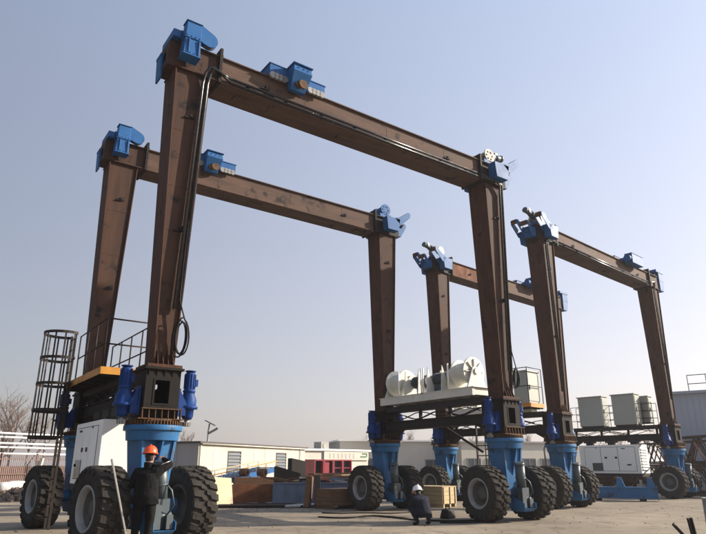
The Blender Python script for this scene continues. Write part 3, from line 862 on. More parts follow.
# ---- nearer crane
g1 = gantry('nearer brown gantry crane with white winches on its sill and a caged ladder', (0, 0, 0), 0.0, (9, -4, 8, 0), 0.0)
generator(g1, -0.72, 0.30, 1.05, 3.40, 1.0, 2.42, -1)
winch(g1, 1.05, 1.0); winch(g1, W - 0.72, -1.0)
z = 3.50
platform(g1, -0.80, 0.30, 1.45, W - 0.5, z, [[(-0.78, W - 1.6, z), (-0.78, 1.47, z), (0.28, 1.47, z), (0.28, W - 0.6, z)]], 1.15)
# caged ladder down to the ground
lx, ly = -0.86, 4.55
m = MB()
for s in (-1, 1): m.bar((lx, ly + s * 0.22, 0.04), (lx, ly + s * 0.22, 4.75), 0.035, 0.06)
for k in range(16): m.cyl((lx, ly - 0.22, 0.30 + k * 0.29), (lx, ly + 0.22, 0.30 + k * 0.29), 0.014, n=6)
ld = part('ladder', m, 'rail', g1)
m = MB()
cr = 0.48
def hoop(zz):
    pts = [(lx, ly - 0.22, zz)]
    for k in range(17):
        t = PI / 2 - 0.55 + (PI + 1.1) * k / 16
        pts.append((lx - 0.24 + cr * math.cos(t + 0.0), ly + cr * math.sin(t) * -1, zz))
    pts.append((lx, ly + 0.22, zz))
    return pts
for zz in (2.15, 2.80, 3.45, 4.10, 4.75):
    pts = hoop(zz)
    for a, b in zip(pts, pts[1:]): m.bar(a, b, 0.016, 0.07)
for k in range(9):
    t = PI / 2 - 0.4 + (PI + 0.8) * k / 8
    q = (lx - 0.24 + (cr - 0.012) * math.cos(t), ly - (cr - 0.012) * math.sin(t))
    m.bar((q[0], q[1], 2.12), (q[0], q[1], 4.78), 0.04, 0.012, (math.cos(t), -math.sin(t), 0))
part('ladder_cage', m, 'rail', g1)
# short access ladder and brace under the winch sill
m = MB()
ax, ay = L + 0.75, 1.55
for s in (-1, 1): m.bar((ax, ay + s * 0.25, 0.35), (ax, ay + s * 0.25, 3.0), 0.04, 0.06)
for k in range(8): m.cyl((ax, ay - 0.25, 0.55 + k * 0.31), (ax, ay + 0.25, 0.55 + k * 0.31), 0.016, n=6)
m.bar((L + 0.25, ay, 2.85), (ax, ay, 2.85), 0.08, 0.08); m.bar((L + 0.25, ay + 1.2, 2.72), (ax, ay, 1.9), 0.07, 0.07)
m.box(ax - 0.02, ax + 0.55, ay - 0.4, ay + 0.4, 1.46, 1.50)
rail_run(m, [(ax + 0.55, ay - 0.4, 1.5), (ax + 0.55, ay + 0.4, 1.5)], 1.0)
part('access_ladder', m, 'rail', g1)

# ---- farther crane, turned half round
R2 = R(6.35)
c2, s2 = math.cos(R2), math.sin(R2)
o2 = Vector((16.38 + c2 * L - s2 * W, 2.419 + s2 * L + c2 * W, 0))
g2 = gantry('farther brown gantry crane with two grey cabinets on its right hand sill', o2, R2 + PI, (0, 0, 2, -3), PI, beam2=(0, 'rust_orange'))
generator(g2, -0.42, 0.55, 1.05, 4.25, 1.0, 2.50, 1)
def cabinet(g, x0, x1, y0, y1, z0, z1, name='cabinet'):
    m = MB(); m.box(x0, x1, y0, y1, z0 + 0.06, z1 - 0.05)
    c = part(name, m, 'cab_grey', g, bevel=0.01)
    m = MB(); m.box(x0 - 0.05, x1 + 0.05, y0 - 0.05, y1 + 0.05, z1 - 0.049, z1)
    part('roof', m, 'cab_grey', c)
    m = MB(); m.box(x0 + 0.04, x1 - 0.04, y0 + 0.04, y1 - 0.04, z0, z0 + 0.059)
    part('plinth', m, 'black', c)
    ym = (y0 + y1) / 2
    for s in (-1, 1):
        m = MB(); yf = y0 if s < 0 else y1
        lo, hi = sorted((yf + s * 0.002, yf + s * 0.02)); m.box(x0 + 0.05, x1 - 0.05, lo, hi, z0 + 0.15, z1 - 0.12)
        d = part('door', m, 'cab_grey', c, bevel=0.004)
        m = MB(); lo, hi = sorted((yf + s * 0.021, yf + s * 0.045)); m.box(x1 - 0.14, x1 - 0.11, lo, hi, (z0 + z1) / 2 - 0.1, (z0 + z1) / 2 + 0.1)
        part('handle', m, 'black', d)
    return c
# local y here runs the other way: local y = W - y
cabinet(g2, -0.30, 0.35, W - 4.50, W - 3.15, 3.43, 5.05)
cabinet(g2, -0.30, 0.35, W - 2.60, W - 1.40, 3.43, 5.05)
cabinet(g2, -0.95, -0.45, W - 1.95, W - 1.05, 3.55, 4.95, 'side_cabinet')
m = MB()
rail_run(m, [(0.29, W - 5.0, 3.42), (0.29, W - 0.6, 3.42)], 1.1, 0.016, (0.33, 0.66), 0.7)
rail_run(m, [(-0.29, W - 5.0, 3.42), (-0.29, W - 0.6, 3.42)], 1.1, 0.016, (0.33, 0.66), 0.7)
part('railing', m, 'rail', g2)
z = 3.78
pl = platform(g2, L - 0.45, L + 0.62, W - 1.75, W - 0.80, z, [[(L - 0.43, W - 0.82, z), (L + 0.60, W - 0.82, z), (L + 0.60, W - 1.73, z), (L - 0.43, W - 1.73, z)]], 1.45)
cabinet(g2, L - 0.40, L + 0.48, W - 1.55, W - 0.92, z + 0.003, z + 1.36)
m = MB(); m.box(L - 0.2, L + 0.2, W - 1.6, W - 1.0, 3.51, z - 0.15)
part('platform_stand', m, 'cream', g2)
winch(g2, 1.05, 1.0)

# ================================================================== people
def skinned(chains, name):
    """chains: list of lists of (x,y,z,rx,ry) -- joined when first point repeats an existing joint; returns evaluated mesh"""
    vs, es, rad, roots, seen = [], [], [], [], {}
    for ch in chains:
        prev = None
        for k, q in enumerate(ch):
            key = tuple(round(c, 4) for c in q[:3])
            if key in seen: i = seen[key]
            else:
                i = len(vs); seen[key] = i; vs.append(q[:3]); rad.append(q[3:5])
                if k == 0: roots.append(i)
            if prev is not None: es.append((prev, i))
            prev = i
    me = bpy.data.meshes.new(name); me.from_pydata(vs, es, [])
    o = bpy.data.objects.new(name, me); COL.objects.link(o)
    sk = o.modifiers.new('skin', 'SKIN'); sk.use_smooth_shade = True; sk.branch_smoothing = 0.4
    for i, r_ in enumerate(rad): me.skin_vertices[0].data[i].radius = r_
    for i in roots: me.skin_vertices[0].data[i].use_root = True
    sb = o.modifiers.new('sub', 'SUBSURF'); sb.levels = 2; sb.render_levels = 2
    bpy.context.view_layer.update()
    ev = o.evaluated_get(bpy.context.evaluated_depsgraph_get())
    out = bpy.data.meshes.new_from_object(ev)
    bpy.data.objects.remove(o)
    return out
def fingers(base, fwd, side, n=5):
    base, fwd, side = Vector(base), Vector(fwd).normalized(), Vector(side).normalized()
    dn = fwd.cross(side).normalized()
    res = []
    for k, ln in enumerate((0.075, 0.085, 0.08, 0.062)):
        o = side * (-0.03 + 0.02 * k)
        a = base + o - fwd * 0.02; b = base + o + fwd * ln * 0.55 + dn * 0.012; c = base + o + fwd * ln * 0.9 + dn * 0.035
        res.append([tuple(a) + (0.010, 0.010), tuple(b) + (0.009, 0.009), tuple(c) + (0.008, 0.008)])
    a = base - side * 0.03 - fwd * 0.06; b = base - side * 0.06 - fwd * 0.01 + dn * 0.02; c = base - side * 0.055 + fwd * 0.03 + dn * 0.04
    res.append([tuple(q) + (0.010, 0.010) for q in (a, b, c)])
    return res
def paint(me, fn, mats):
    for m_ in mats: me.materials.append(MAT[m_])
    for p in me.polygons:
        p.material_index = fn(p.center); p.use_smooth = True
def helmet(mat, parent, c, tilt):
    m = MB()
    c = Vector(c)
    m.T = Matrix.Translation(c) @ Matrix.Rotation(tilt, 4, 'X')
    pr = [(0.0, 0.135), (0.05, 0.128), (0.09, 0.105), (0.12, 0.06), (0.128, 0.01), (0.132, -0.005), (0.15, -0.012), (0.15, -0.020), (0.125, -0.018)]
    m.lathe(pr, 28)
    m.poly([(-0.09, 0.11, -0.018), (0.09, 0.11, -0.018), (0.06, 0.19, -0.028), (-0.06, 0.19, -0.028)], (0, 0, 0.01))
    m.box(-0.012, 0.012, -0.09, 0.09, 0.118, 0.142)
    m.T = None
    return part('helmet', m, mat, parent)

p = thing('person', 'worker in orange helmet and black clothes standing with raised arm beside the wheel', 'person', (-0.33, -0.98, 0), R(-26))
hd = 0.03
hipL, hipR = (-0.10, 0, 0.90, 0.115, 0.125), (0.10, 0, 0.90, 0.115, 0.125)
pel = (0, 0, 0.98, 0.165, 0.13)
chains = [[pel, (0, 0.0, 1.15, 0.17, 0.135), (0, 0.0, 1.33, 0.195, 0.145), (0, 0.01, 1.46, 0.10, 0.09), (0, 0.03, 1.54, 0.062, 0.062), (0, 0.045, 1.61, 0.085, 0.095), (0, 0.045, 1.68, 0.088, 0.10), (0, 0.035, 1.75, 0.06, 0.07)],
          [pel, hipL, (-0.125, 0.03, 0.50, 0.078, 0.08), (-0.13, -0.02, 0.12, 0.058, 0.06), (-0.135, -0.02, 0.06, 0.05, 0.05), (-0.15, 0.16, 0.045, 0.045, 0.04)],
          [pel, hipR, (0.105, 0.02, 0.50, 0.078, 0.08), (0.09, -0.04, 0.12, 0.058, 0.06), (0.09, -0.04, 0.06, 0.05, 0.05), (0.10, 0.14, 0.045, 0.045, 0.04)],
          [(0, 0.0, 1.33, 0.195, 0.145), (0.20, 0.0, 1.41, 0.085, 0.09), (0.38, 0.12, 1.52, 0.066, 0.066), (0.22, 0.32, 1.60, 0.050, 0.050), (0.19, 0.37, 1.62, 0.035, 0.022), (0.17, 0.41, 1.64, 0.040, 0.018)],
          [(0, 0.0, 1.33, 0.195, 0.145), (-0.20, 0.0, 1.40, 0.085, 0.09), (-0.28, 0.06, 1.14, 0.066, 0.066), (-0.16, 0.28, 1.18, 0.048, 0.048), (-0.13, 0.33, 1.19, 0.035, 0.022), (-0.10, 0.37, 1.20, 0.040, 0.018)]]
chains += fingers((0.16, 0.43, 1.65), (-0.4, 0.8, 0.3), (0.9, 0.3, 0)) + fingers((-0.09, 0.39, 1.205), (0.7, 0.7, 0.1), (0.1, 0.1, 1))
chains += [[(0, 0.12, 1.645, 0.02, 0.02), (0, 0.15, 1.635, 0.014, 0.014)], [(0.08, 0.04, 1.65, 0.012, 0.02), (0.095, 0.03, 1.66, 0.010, 0.022)], [(-0.08, 0.04, 1.65, 0.012, 0.02), (-0.095, 0.03, 1.66, 0.010, 0.022)]]
me = skinned(chains, 'body')
def fn(c):
    if c.z > 1.70 or (c.z > 1.57 and c.y < 0.0 and abs(c.x) < 0.12): return 2
    if c.z > 1.52 and abs(c.x) < 0.11 and c.y < 0.24: return 1
    if (c.x > 0.05 and c.y > 0.345) or (c.x < -0.0 and c.y > 0.30 and c.z > 1): return 1
    if c.z < 0.11: return 3
    return 0
paint(me, fn, ['cloth', 'skin', 'hair', 'rubber'])
b = ob('body', me, p)
helmet('helmet_orange', b, (0, 0.035, 1.715), R(-6))
m = MB()
m.lathe([(0.16, 1.36), (0.185, 1.30), (0.19, 1.15), (0.20, 1.0), (0.215, 0.84), (0.20, 0.835), (0.17, 0.95)], 28)
for i, v in enumerate(m.v):
    k = 1 + 0.03 * math.sin(v[2] * 40 + v[0] * 18) ; m.v[i] = (v[0] * 1.12 * k, v[1] * 0.82 * k, v[2])
m.lathe([(0.075, 1.44), (0.085, 1.50), (0.088, 1.55), (0.080, 1.55), (0.07, 1.47)], 20)
part('jacket', m, 'cloth', b)
m = MB()
m.tube([(0.23, -0.04, 1.505), (0.30, 0.0, 1.545), (0.37, 0.05, 1.575)], 0.007, 5)
part('sleeve_stripe', m, 'pipe', b)

p2 = thing('person', 'worker in white helmet and navy clothes squatting on the concrete', 'person', tuple(pz(424, 525.5)), R(-8))
pel = (0, -0.12, 0.27, 0.17, 0.15)
ch_ = (0, 0.08, 0.60, 0.19, 0.15)
chains = [[pel, (0, -0.04, 0.42, 0.175, 0.15), ch_, (0, 0.16, 0.70, 0.10, 0.09), (0, 0.21, 0.745, 0.062, 0.062), (0, 0.26, 0.78, 0.085, 0.09), (0, 0.28, 0.83, 0.086, 0.095), (0, 0.27, 0.88, 0.06, 0.07)]]
for s in (-1, 1):
    chains.append([pel, (s * 0.12, -0.06, 0.26, 0.115, 0.115), (s * 0.24, 0.28, 0.46, 0.082, 0.082), (s * 0.18, 0.02, 0.10, 0.058, 0.062), (s * 0.18, 0.02, 0.055, 0.05, 0.05), (s * 0.21, 0.20, 0.04, 0.045, 0.04)])
    chains.append([ch_, (s * 0.20, 0.10, 0.65, 0.085, 0.085), (s * 0.27, 0.26, 0.43, 0.064, 0.064), (s * 0.12, 0.46, 0.36, 0.046, 0.046), (s * 0.10, 0.50, 0.34, 0.035, 0.022), (s * 0.08, 0.55, 0.32, 0.04, 0.018)])
    chains += fingers((s * 0.075, 0.565, 0.31), (0.0, 0.9, -0.4), (s, 0.1, 0))
chains += [[(0, 0.35, 0.80, 0.02, 0.02), (0, 0.385, 0.79, 0.014, 0.014)], [(0.08, 0.27, 0.81, 0.012, 0.02), (0.095, 0.26, 0.82, 0.010, 0.022)], [(-0.08, 0.27, 0.81, 0.012, 0.02), (-0.095, 0.26, 0.82, 0.010, 0.022)]]
me = skinned(chains, 'body')
def fn2(c):
    if c.z > 0.85 and abs(c.x) < 0.14: return 2
    if c.z > 0.735 and c.y > 0.14 and abs(c.x) < 0.14: return 2 if c.y < 0.24 else 1
    if c.y > 0.475: return 1
    if c.z < 0.09: return 3
    return 0
paint(me, fn2, ['navy', 'skin', 'hair', 'rubber'])
b = ob('body', me, p2)
helmet('helmet_white', b, (0, 0.265, 0.855), R(-16))
m = MB()
m.T = Matrix.Translation((0, -0.05, 0.2)) @ Matrix.Rotation(R(-18), 4, 'X')
m.lathe([(0.15, 0.42), (0.18, 0.36), (0.185, 0.22), (0.19, 0.08), (0.195, 0.03), (0.17, 0.05)], 26)
for i, v in enumerate(m.v): m.v[i] = (v[0] * 1.1 * (1 + 0.025 * math.sin(v[2] * 50 + v[0] * 20)), v[1], v[2])
m.T = None
part('jacket', m, 'navy', b)

# ================================================================== small things on the yard
q = pz(448, 518.5)
t = thing('tool_bag', 'black tool bag on the concrete beside the squatting worker', 'bag', tuple(q), R(20))
m = MB()
m.taper(0.0, (-0.26, 0.26, -0.16, 0.16), 0.26, (-0.22, 0.22, -0.10, 0.10))
part('body', m, 'rubber', t, bevel=0.04)
m = MB(); m.tube([(-0.12, 0, 0.25), (-0.11, 0, 0.36), (0, 0, 0.40), (0.11, 0, 0.36), (0.12, 0, 0.25)], 0.015, 6)
part('handle', m, 'rubber', t)
def hose(name, label, px, r, wob=0.12, seed=1, mat='rubber'):
    g = random.Random(seed)
    m = MB(); pts = []
    P = [pz(a, b_) for a, b_ in px]
    for a, b_ in zip(P, P[1:]):
        n = max(2, int((b_ - a).length / 0.35))
        for k in range(n):
            v = a.lerp(b_, k / n); pts.append((v.x + g.uniform(-wob, wob), v.y + g.uniform(-wob, wob), r + 0.002))
    pts.append((P[-1].x, P[-1].y, r + 0.002))
    # smooth
    for _ in range(2):
        pts = [pts[0]] + [tuple((pts[i - 1][k] + 2 * pts[i][k] + pts[i + 1][k]) / 4 for k in range(3)) for i in range(1, len(pts) - 1)] + [pts[-1]]
    m.tube(pts, r, 8)
    return tag(part(name, m, mat, None), label, 'hose')
hose('hose', 'black hose trailing over the concrete from left to the squatting worker', [(318, 518), (345, 519.5), (372, 516), (400, 519), (416, 521)], 0.022, 0.05, 2)
hose('hose', 'black hose lying in a loop beyond the squatting worker towards the wheel', [(430, 521.5), (455, 522.5), (474, 521), (486, 522.5), (462, 524), (440, 523.5)], 0.025, 0.06, 3)
hose('hose', 'thin hose lying on the concrete left of the brown crate front', [(322, 513.5), (340, 514.5), (362, 513), (392, 514.5), (410, 513)], 0.018, 0.05, 4)
m = MB()
a0 = pz(129, 556); 
m.bar((a0.x, a0.y, 0.03), (-1.02, -1.08, 1.60), 0.055, 0.03, (1, 0, 0))
tag(part('straightedge', m, 'pipe', None, bevel=0.004), 'long grey aluminium straightedge leaning against the big tyre by the standing worker', 'bar')

def crate(px0, px1, py, depth, h, mat, label, rot=None, slats=4, py1=None):
    a, b = pz(px0, py), pz(px1, py1 or py)
    ln = (b - a).length
    t = thing('crate', label, 'crate', tuple(a), math.atan2(b.y - a.y, b.x - a.x) if rot is None else rot, 'wooden crates on the yard')
    hh = (h - 0.12) / slats
    for side in range(4):
        for k in range(slats):
            z0, z1 = 0.12 + k * hh + 0.004, 0.12 + (k + 1) * hh - 0.004
            j = rng.uniform(-0.004, 0.004)
            m = MB()
            if side == 0: m.box(0, ln, j, 0.025 + j, z0, z1)
            if side == 1: m.box(0, ln, depth - 0.025 + j, depth + j, z0, z1)
            if side == 2: m.box(j, 0.025 + j, 0.03, depth - 0.03, z0, z1)
            if side == 3: m.box(ln - 0.025 + j, ln + j, 0.03, depth - 0.03, z0, z1)
            part('plank', m, mat, t)
    m = MB(); m.box(-0.012, ln + 0.012, -0.012, depth + 0.012, h + 0.001, h + 0.022)
    part('lid', m, mat, t)
    for xx in (0.05, ln / 2, ln - 0.13):
        m = MB(); m.box(xx, xx + 0.08, 0.0, depth, 0.0, 0.118)
        part('skid', m, mat, t)
        m = MB(); m.box(xx, xx + 0.07, -0.035, -0.006, 0.13, h - 0.01)
        part('batten', m, mat, t)
    return t
crate(331, 376, 510, 1.0, 0.66, 'wood', 'reddish brown wooden crate beside the hub of the left rear wheel', py1=507.6)
crate(443, 457, 508, 1.25, 0.72, 'wood_pale', 'pale wooden crate on skids between the two pairs of wheels', py1=506.6)

# cream board leaning on scrap, brown plate box, blue-grey trough
a, b = pz(208, 507.5), pz(233, 506.5)
m = MB()
d = (b - a).normalized(); nrm = Vector((-d.y, d.x, 0))
m.poly([a + Vector((0, 0, 0.02)), b + Vector((0, 0, 0.05)), b + nrm * 0.25 + Vector((0, 0, 1.02)) - d * 0.02, a + nrm * 0.25 + Vector((0, 0, 1.10)) - d * 0.05], nrm * 0.03)
tag(part('board', m, 'board', None), 'cream board propped upright at the left end of the scrap', 'board')
a, b = pz(231, 506), pz(273, 505)
d = (b - a).normalized(); ln = (b - a).length; rz = math.atan2(d.y, d.x)
t = thing('steel_box_section', 'brown rusty steel box section on the ground right of the cream board', 'steel section', tuple(a), rz)
m = MB(); m.box(0, ln, 0, 0.06, 0.10, 0.78); m.box(0, ln, 0.85, 0.91, 0.10, 0.70)
part('side_plate', m, 'rust_orange', t)
m = MB(); m.box(0.0, ln, 0.06, 0.85, 0.10, 0.16); m.box(0.02, 0.08, 0.061, 0.849, 0.161, 0.70); m.box(ln - 0.08, ln - 0.02, 0.061, 0.849, 0.161, 0.70)
part('bottom_plate', m, 'rust_dark', t)
m = MB()
for x in (0.3, ln - 0.4): m.box(x, x + 0.12, -0.1, 1.0, 0.0, 0.099)
part('bearer', m, 'wood', t)
a, b = pz(272, 505.5), pz(362, 505)
d = (b - a).normalized(); ln = (b - a).length; rz = math.atan2(d.y, d.x)
t = thing('steel_trough', 'long blue-grey steel trough lying behind the brown crate', 'trough', tuple(a), rz)
m = MB()
m.box(0, ln, 0, 0.05, 0.08, 0.80); m.box(0, ln, 1.0, 1.05, 0.08, 0.80); m.box(0, ln, 0.05, 1.0, 0.08, 0.13)
m.box(0, ln, -0.05, 0.08, 0.801, 0.84)
part('trough_shell', m, 'trough', t)
for k in range(8):
    m = MB(); x = 0.05 + k * (ln - 0.16) / 7
    m.poly([(x, -0.001, 0.09), (x, -0.10, 0.09), (x, -0.04, 0.79), (x, -0.001, 0.79)], (0.04, 0, 0))
    part('rib', m, 'trough', t)
m = MB()
for x in (0.4, ln - 0.6): m.box(x, x + 0.12, 0, 1.0, 0.0, 0.079)
part('bearer', m, 'wood', t)

# blue steel ramp frame behind the board
a, b = pz(206, 499), pz(276, 494)
t = thing('steel_ramp', 'light blue steel ramp frame sloping up behind the cream board', 'ramp', (0, 0, 0))
d = (b - a).normalized(); nrm = Vector((-d.y, d.x, 0))
def rp(f, k, z): return a.lerp(b, f) + nrm * k + Vector((0, 0, z))
for k in (0, 1.2):
    m = MB(); m.bar(rp(0, k, 0.55), rp(1, k, 1.30), 0.10, 0.26); part('girder', m, 'blue', t)
    m = MB()
    for f in (0.1, 0.5, 0.98): m.bar(rp(f, k, 0.0), rp(f, k, 0.50 + 0.75 * f), 0.09, 0.09)
    part('leg', m, 'blue', t)
    m = MB(); m.cyl(rp(0, k, 1.0), rp(1, k, 1.72), 0.025, n=6)
    for f in [0.02 + 0.16 * q for q in range(7)]: m.cyl(rp(f, k, 0.65 + 0.75 * f), rp(f, k, 1.0 + 0.72 * f), 0.02, n=6)
    part('handrail', m, 'wood_pale' if k else 'yellow', t)
for k in range(14):
    f = 0.03 + k / 14
    m = MB(); m.bar(rp(f, 0.06, 0.66 + 0.75 * f), rp(f, 1.14, 0.66 + 0.75 * f), 0.10, 0.04); part('tread', m, 'grey', t)

# scrap: upright plates, beams, timber, bars
def plate(name, label, pts_px, z0, z1, th, mat, lean=0.0, cat='steel plate'):
    a, b = pz(*pts_px[0]), pz(*pts_px[1])
    d = (b - a).normalized(); n_ = Vector((-d.y, d.x, 0))
    m = MB()
    m.poly([a + Vector((0, 0, z0)), b + Vector((0, 0, z0)), b + n_ * lean + Vector((0, 0, z1[1])), a + n_ * lean + Vector((0, 0, z1[0]))], n_ * th)
    return tag(part(name, m, mat, None), label, cat)
plate('steel_plate', 'dark steel plate standing behind the blue-grey trough, left piece', [(276, 497), (300, 496.5)], 0.0, (1.45, 1.10), 0.5, 'rust_dark')
plate('steel_plate', 'taller dark steel plate standing behind the blue-grey trough, right piece', [(291, 496), (305, 495.5)], 0.0, (1.85, 1.70), 0.4, 'rust_dark')
a = pz(307, 508)
m = MB(); m.bar(a, a + RT * 0.25 + Vector((0, 0.3, 1.10)), 0.22, 0.28)
tag(part('timber_baulk', m, 'wood', None, bevel=0.02), 'weathered timber baulk standing tilted left of the dark post', 'timber')
a = pz(317, 508)
m = MB(); m.bar(a, a + Vector((0.03, 0.05, 1.15)), 0.22, 0.22); m.box(a.x - 0.2, a.x + 0.2, a.y - 0.2, a.y + 0.2, 0, 0.03)
tag(part('steel_post', m, 'roof_dark', None, bevel=0.01), 'short dark steel post standing left of the brown crate', 'post')
for k in range(7):
    a, b = pz(212 + rng.uniform(-4, 10), 508.5 - k * 0.5), pz(300 + rng.uniform(-20, 14), 508.0 - k * 0.35)
    m = MB(); m.bar(a + Vector((0, 0, 0.05)), b + Vector((0, 0, 0.05)), 0.08, 0.09)
    tag(part('steel_bar', m, ['rust_dark', 'rust', 'roof_dark'][k % 3], None), 'rusty steel bar lying on the ground in front of the scrap', 'steel bar', 'bars on the ground before the scrap')
# timber stack with red frames behind
a, b = pz(318, 497), pz(356, 496)
d = (b - a).normalized(); ln = (b - a).length; n_ = Vector((-d.y, d.x, 0)); rz = math.atan2(d.y, d.x)
t = thing('timber_stack', 'stack of loose brown planks behind the trough under the red frames', 'timber stack', tuple(a), rz)
for lay in range(9):
    for k in range(5):
        m = MB(); z = 0.0 + lay * 0.125
        j = rng.uniform(-0.25, 0.25); an = rng.uniform(-0.05, 0.05)
        m.T = Matrix.Translation((j, 0.1 + k * 0.26, z)) @ Matrix.Rotation(an, 4, 'Z') @ Matrix.Rotation(rng.uniform(-0.02, 0.02), 4, 'Y')
        m.box(0, ln + rng.uniform(-0.5, 0.4), 0, 0.20, 0.02, 0.10); m.T = None
        part('plank', m, rng.choice(['wood', 'wood', 'wood_pale', 'rust_orange', 'yellow'] if lay == 5 else ['wood', 'wood_pale', 'wood', 'rust']), t)
a, b = pz(314, 489.5), pz(352, 488.5)
d = (b - a).normalized(); ln = (b - a).length; rz = math.atan2(d.y, d.x)
t = thing('red_frame', 'red steel frame with dark window openings above the plank stack', 'steel frame', tuple(a), rz)
n_ = 4
for k in range(n_):
    x0 = k * ln / n_ + 0.01; x1 = (k + 1) * ln / n_ - 0.01; f_ = 0.07
    m = MB()
    m.box(x0, x0 + f_, 0, 1.2, 0, 1.86); m.box(x1 - f_, x1, 0, 1.2, 0, 1.86); m.box(x0 + f_, x1 - f_, 0, 1.2, 1.78, 1.86); m.box(x0 + f_, x1 - f_, 0, 1.2, 0, 0.9)
    if k == 1: m.box(x0 + f_, (x0 + x1) / 2 + 0.1, 0.1, 0.16, 0.9, 1.78)
    elif k > 1: m.box(x0 + f_, x1 - f_, 0.04, 0.08, 1.30, 1.35)
    part('panel', m, 'red', t)
    m = MB(); m.box(x0 + f_ + 0.001, x1 - f_ - 0.001, 0.3, 0.34, 0.9, 1.78); part('pane_or_shade', m, 'glass' if k > 1 else 'dark', t)  # glass in the right bays; dark sheets paint the shade inside the open ones

# blue beam on the ground under the far generator
a, b = pz(588, 500.5), pz(659, 502)
d = (b - a).normalized(); ln = (b - a).length; rz = math.atan2(d.y, d.x)
t = thing('blue_beam', 'long blue steel beam with upright brackets lying below the far generator', 'steel beam', tuple(a), rz)
m = MB(); m.box(0, ln, 0.04, 0.50, 0.14, 0.55); m.box(0, ln, 0, 0.54, 0.551, 0.58); m.box(0, ln, 0, 0.54, 0.11, 0.139)
m.box(ln - 0.02, ln + 0.01, -0.02, 0.56, 0.05, 0.62)
part('girder', m, 'yoke_blue', t)
for f in (0.52, 0.95):
    x = ln * f; m = MB()
    m.poly([(x - 0.25, 0.1, 0.581), (x + 0.12, 0.1, 0.581), (x - 0.02, 0.1, 0.98), (x - 0.20, 0.1, 0.98)], (0, 0.3, 0))
    br = part('bracket', m, 'yoke_blue', t)
    m = MB(); m.cyl((x - 0.32, 0.25, 0.93), (x - 0.10, 0.25, 0.93), 0.07, n=12); part('pin', m, 'rust_orange', br)
m = MB()
for x in (0.3, ln * 0.74): m.box(x, x + 0.28, 0.05, 0.5, 0.0, 0.109)
part('bearer', m, 'rust_dark', t)
# parts strewn behind the beam
for k in range(9):
    a = pz(592 + k * 7.2, 494.5 - (k % 3) * 0.6)
    m = MB(); h = rng.uniform(0.35, 0.95)
    v = Vector((rng.uniform(-0.35, 0.35), rng.uniform(-0.2, 0.2), h))
    if k % 3 == 0:
        m.bar(a, a + v, 0.14, 0.18)
        tag(part('steel_offcut', m, 'rust_orange', None), 'rusty steel offcut standing behind the blue beam', 'offcut', 'offcuts behind the blue beam')
    elif k % 3 == 1:
        m.box(a.x - 0.2, a.x + 0.2, a.y - 0.15, a.y + 0.15, 0, 0.5); m.cyl((a.x, a.y, 0.5), (a.x, a.y, 0.72), 0.08, n=12)
        tag(part('machine_part', m, 'grey', None, bevel=0.01), 'small grey machine part on the ground behind the blue beam', 'machine part', 'machine parts behind the blue beam')
    else:
        m.bar(a, a + Vector((0.4, -0.5, 0.75)), 0.12, 0.12)
        tag(part('steel_offcut', m, 'rust_dark', None), 'dark steel offcut leaning behind the blue beam', 'offcut', 'dark offcuts behind the blue beam')
# short steel stubs, near right corner
def stub(px, dist, h, lean, wd, label):
    a = pd(px, dist)
    m = MB(); tp = a + RT * lean + Vector((0, 0, h))
    m.bar(a, tp, wd, 0.025, (0, 1, 0)); m.bar(a, tp, 0.025, wd * 0.7, (0, 1, 0))
    m.box(a.x - 0.15, a.x + 0.15, a.y - 0.15, a.y + 0.15, 0.0, 0.02)
    tag(part('steel_stub', m, 'rust_dark', None), label, 'steel stub')
stub(684, 14.4, 0.52, -0.06, 0.16, 'upright dark rusty steel stub standing on the concrete at the lower right')
stub(682, 14.3, 0.42, -0.36, 0.06, 'thin rusty steel bar leaning left beside the upright stub at lower right')
a = pd(711, 15.5)
t = thing('steel_drum', 'grey steel drum cut by the right edge of the picture', 'drum', tuple(a))
m = MB(); m.lathe([(0, 0), (0.28, 0), (0.29, 0.02), (0.28, 0.04), (0.28, 0.28), (0.295, 0.29), (0.28, 0.30), (0.28, 0.56), (0.295, 0.57), (0.28, 0.58), (0.28, 0.82), (0.29, 0.85), (0.275, 0.85), (0.27, 0.83), (0, 0.83)], 32)
part('shell', m, 'grey', t)
m = MB(); m.cyl((0.12, 0.05, 0.831), (0.12, 0.05, 0.85), 0.04, n=14); part('bung', m, 'black', t)

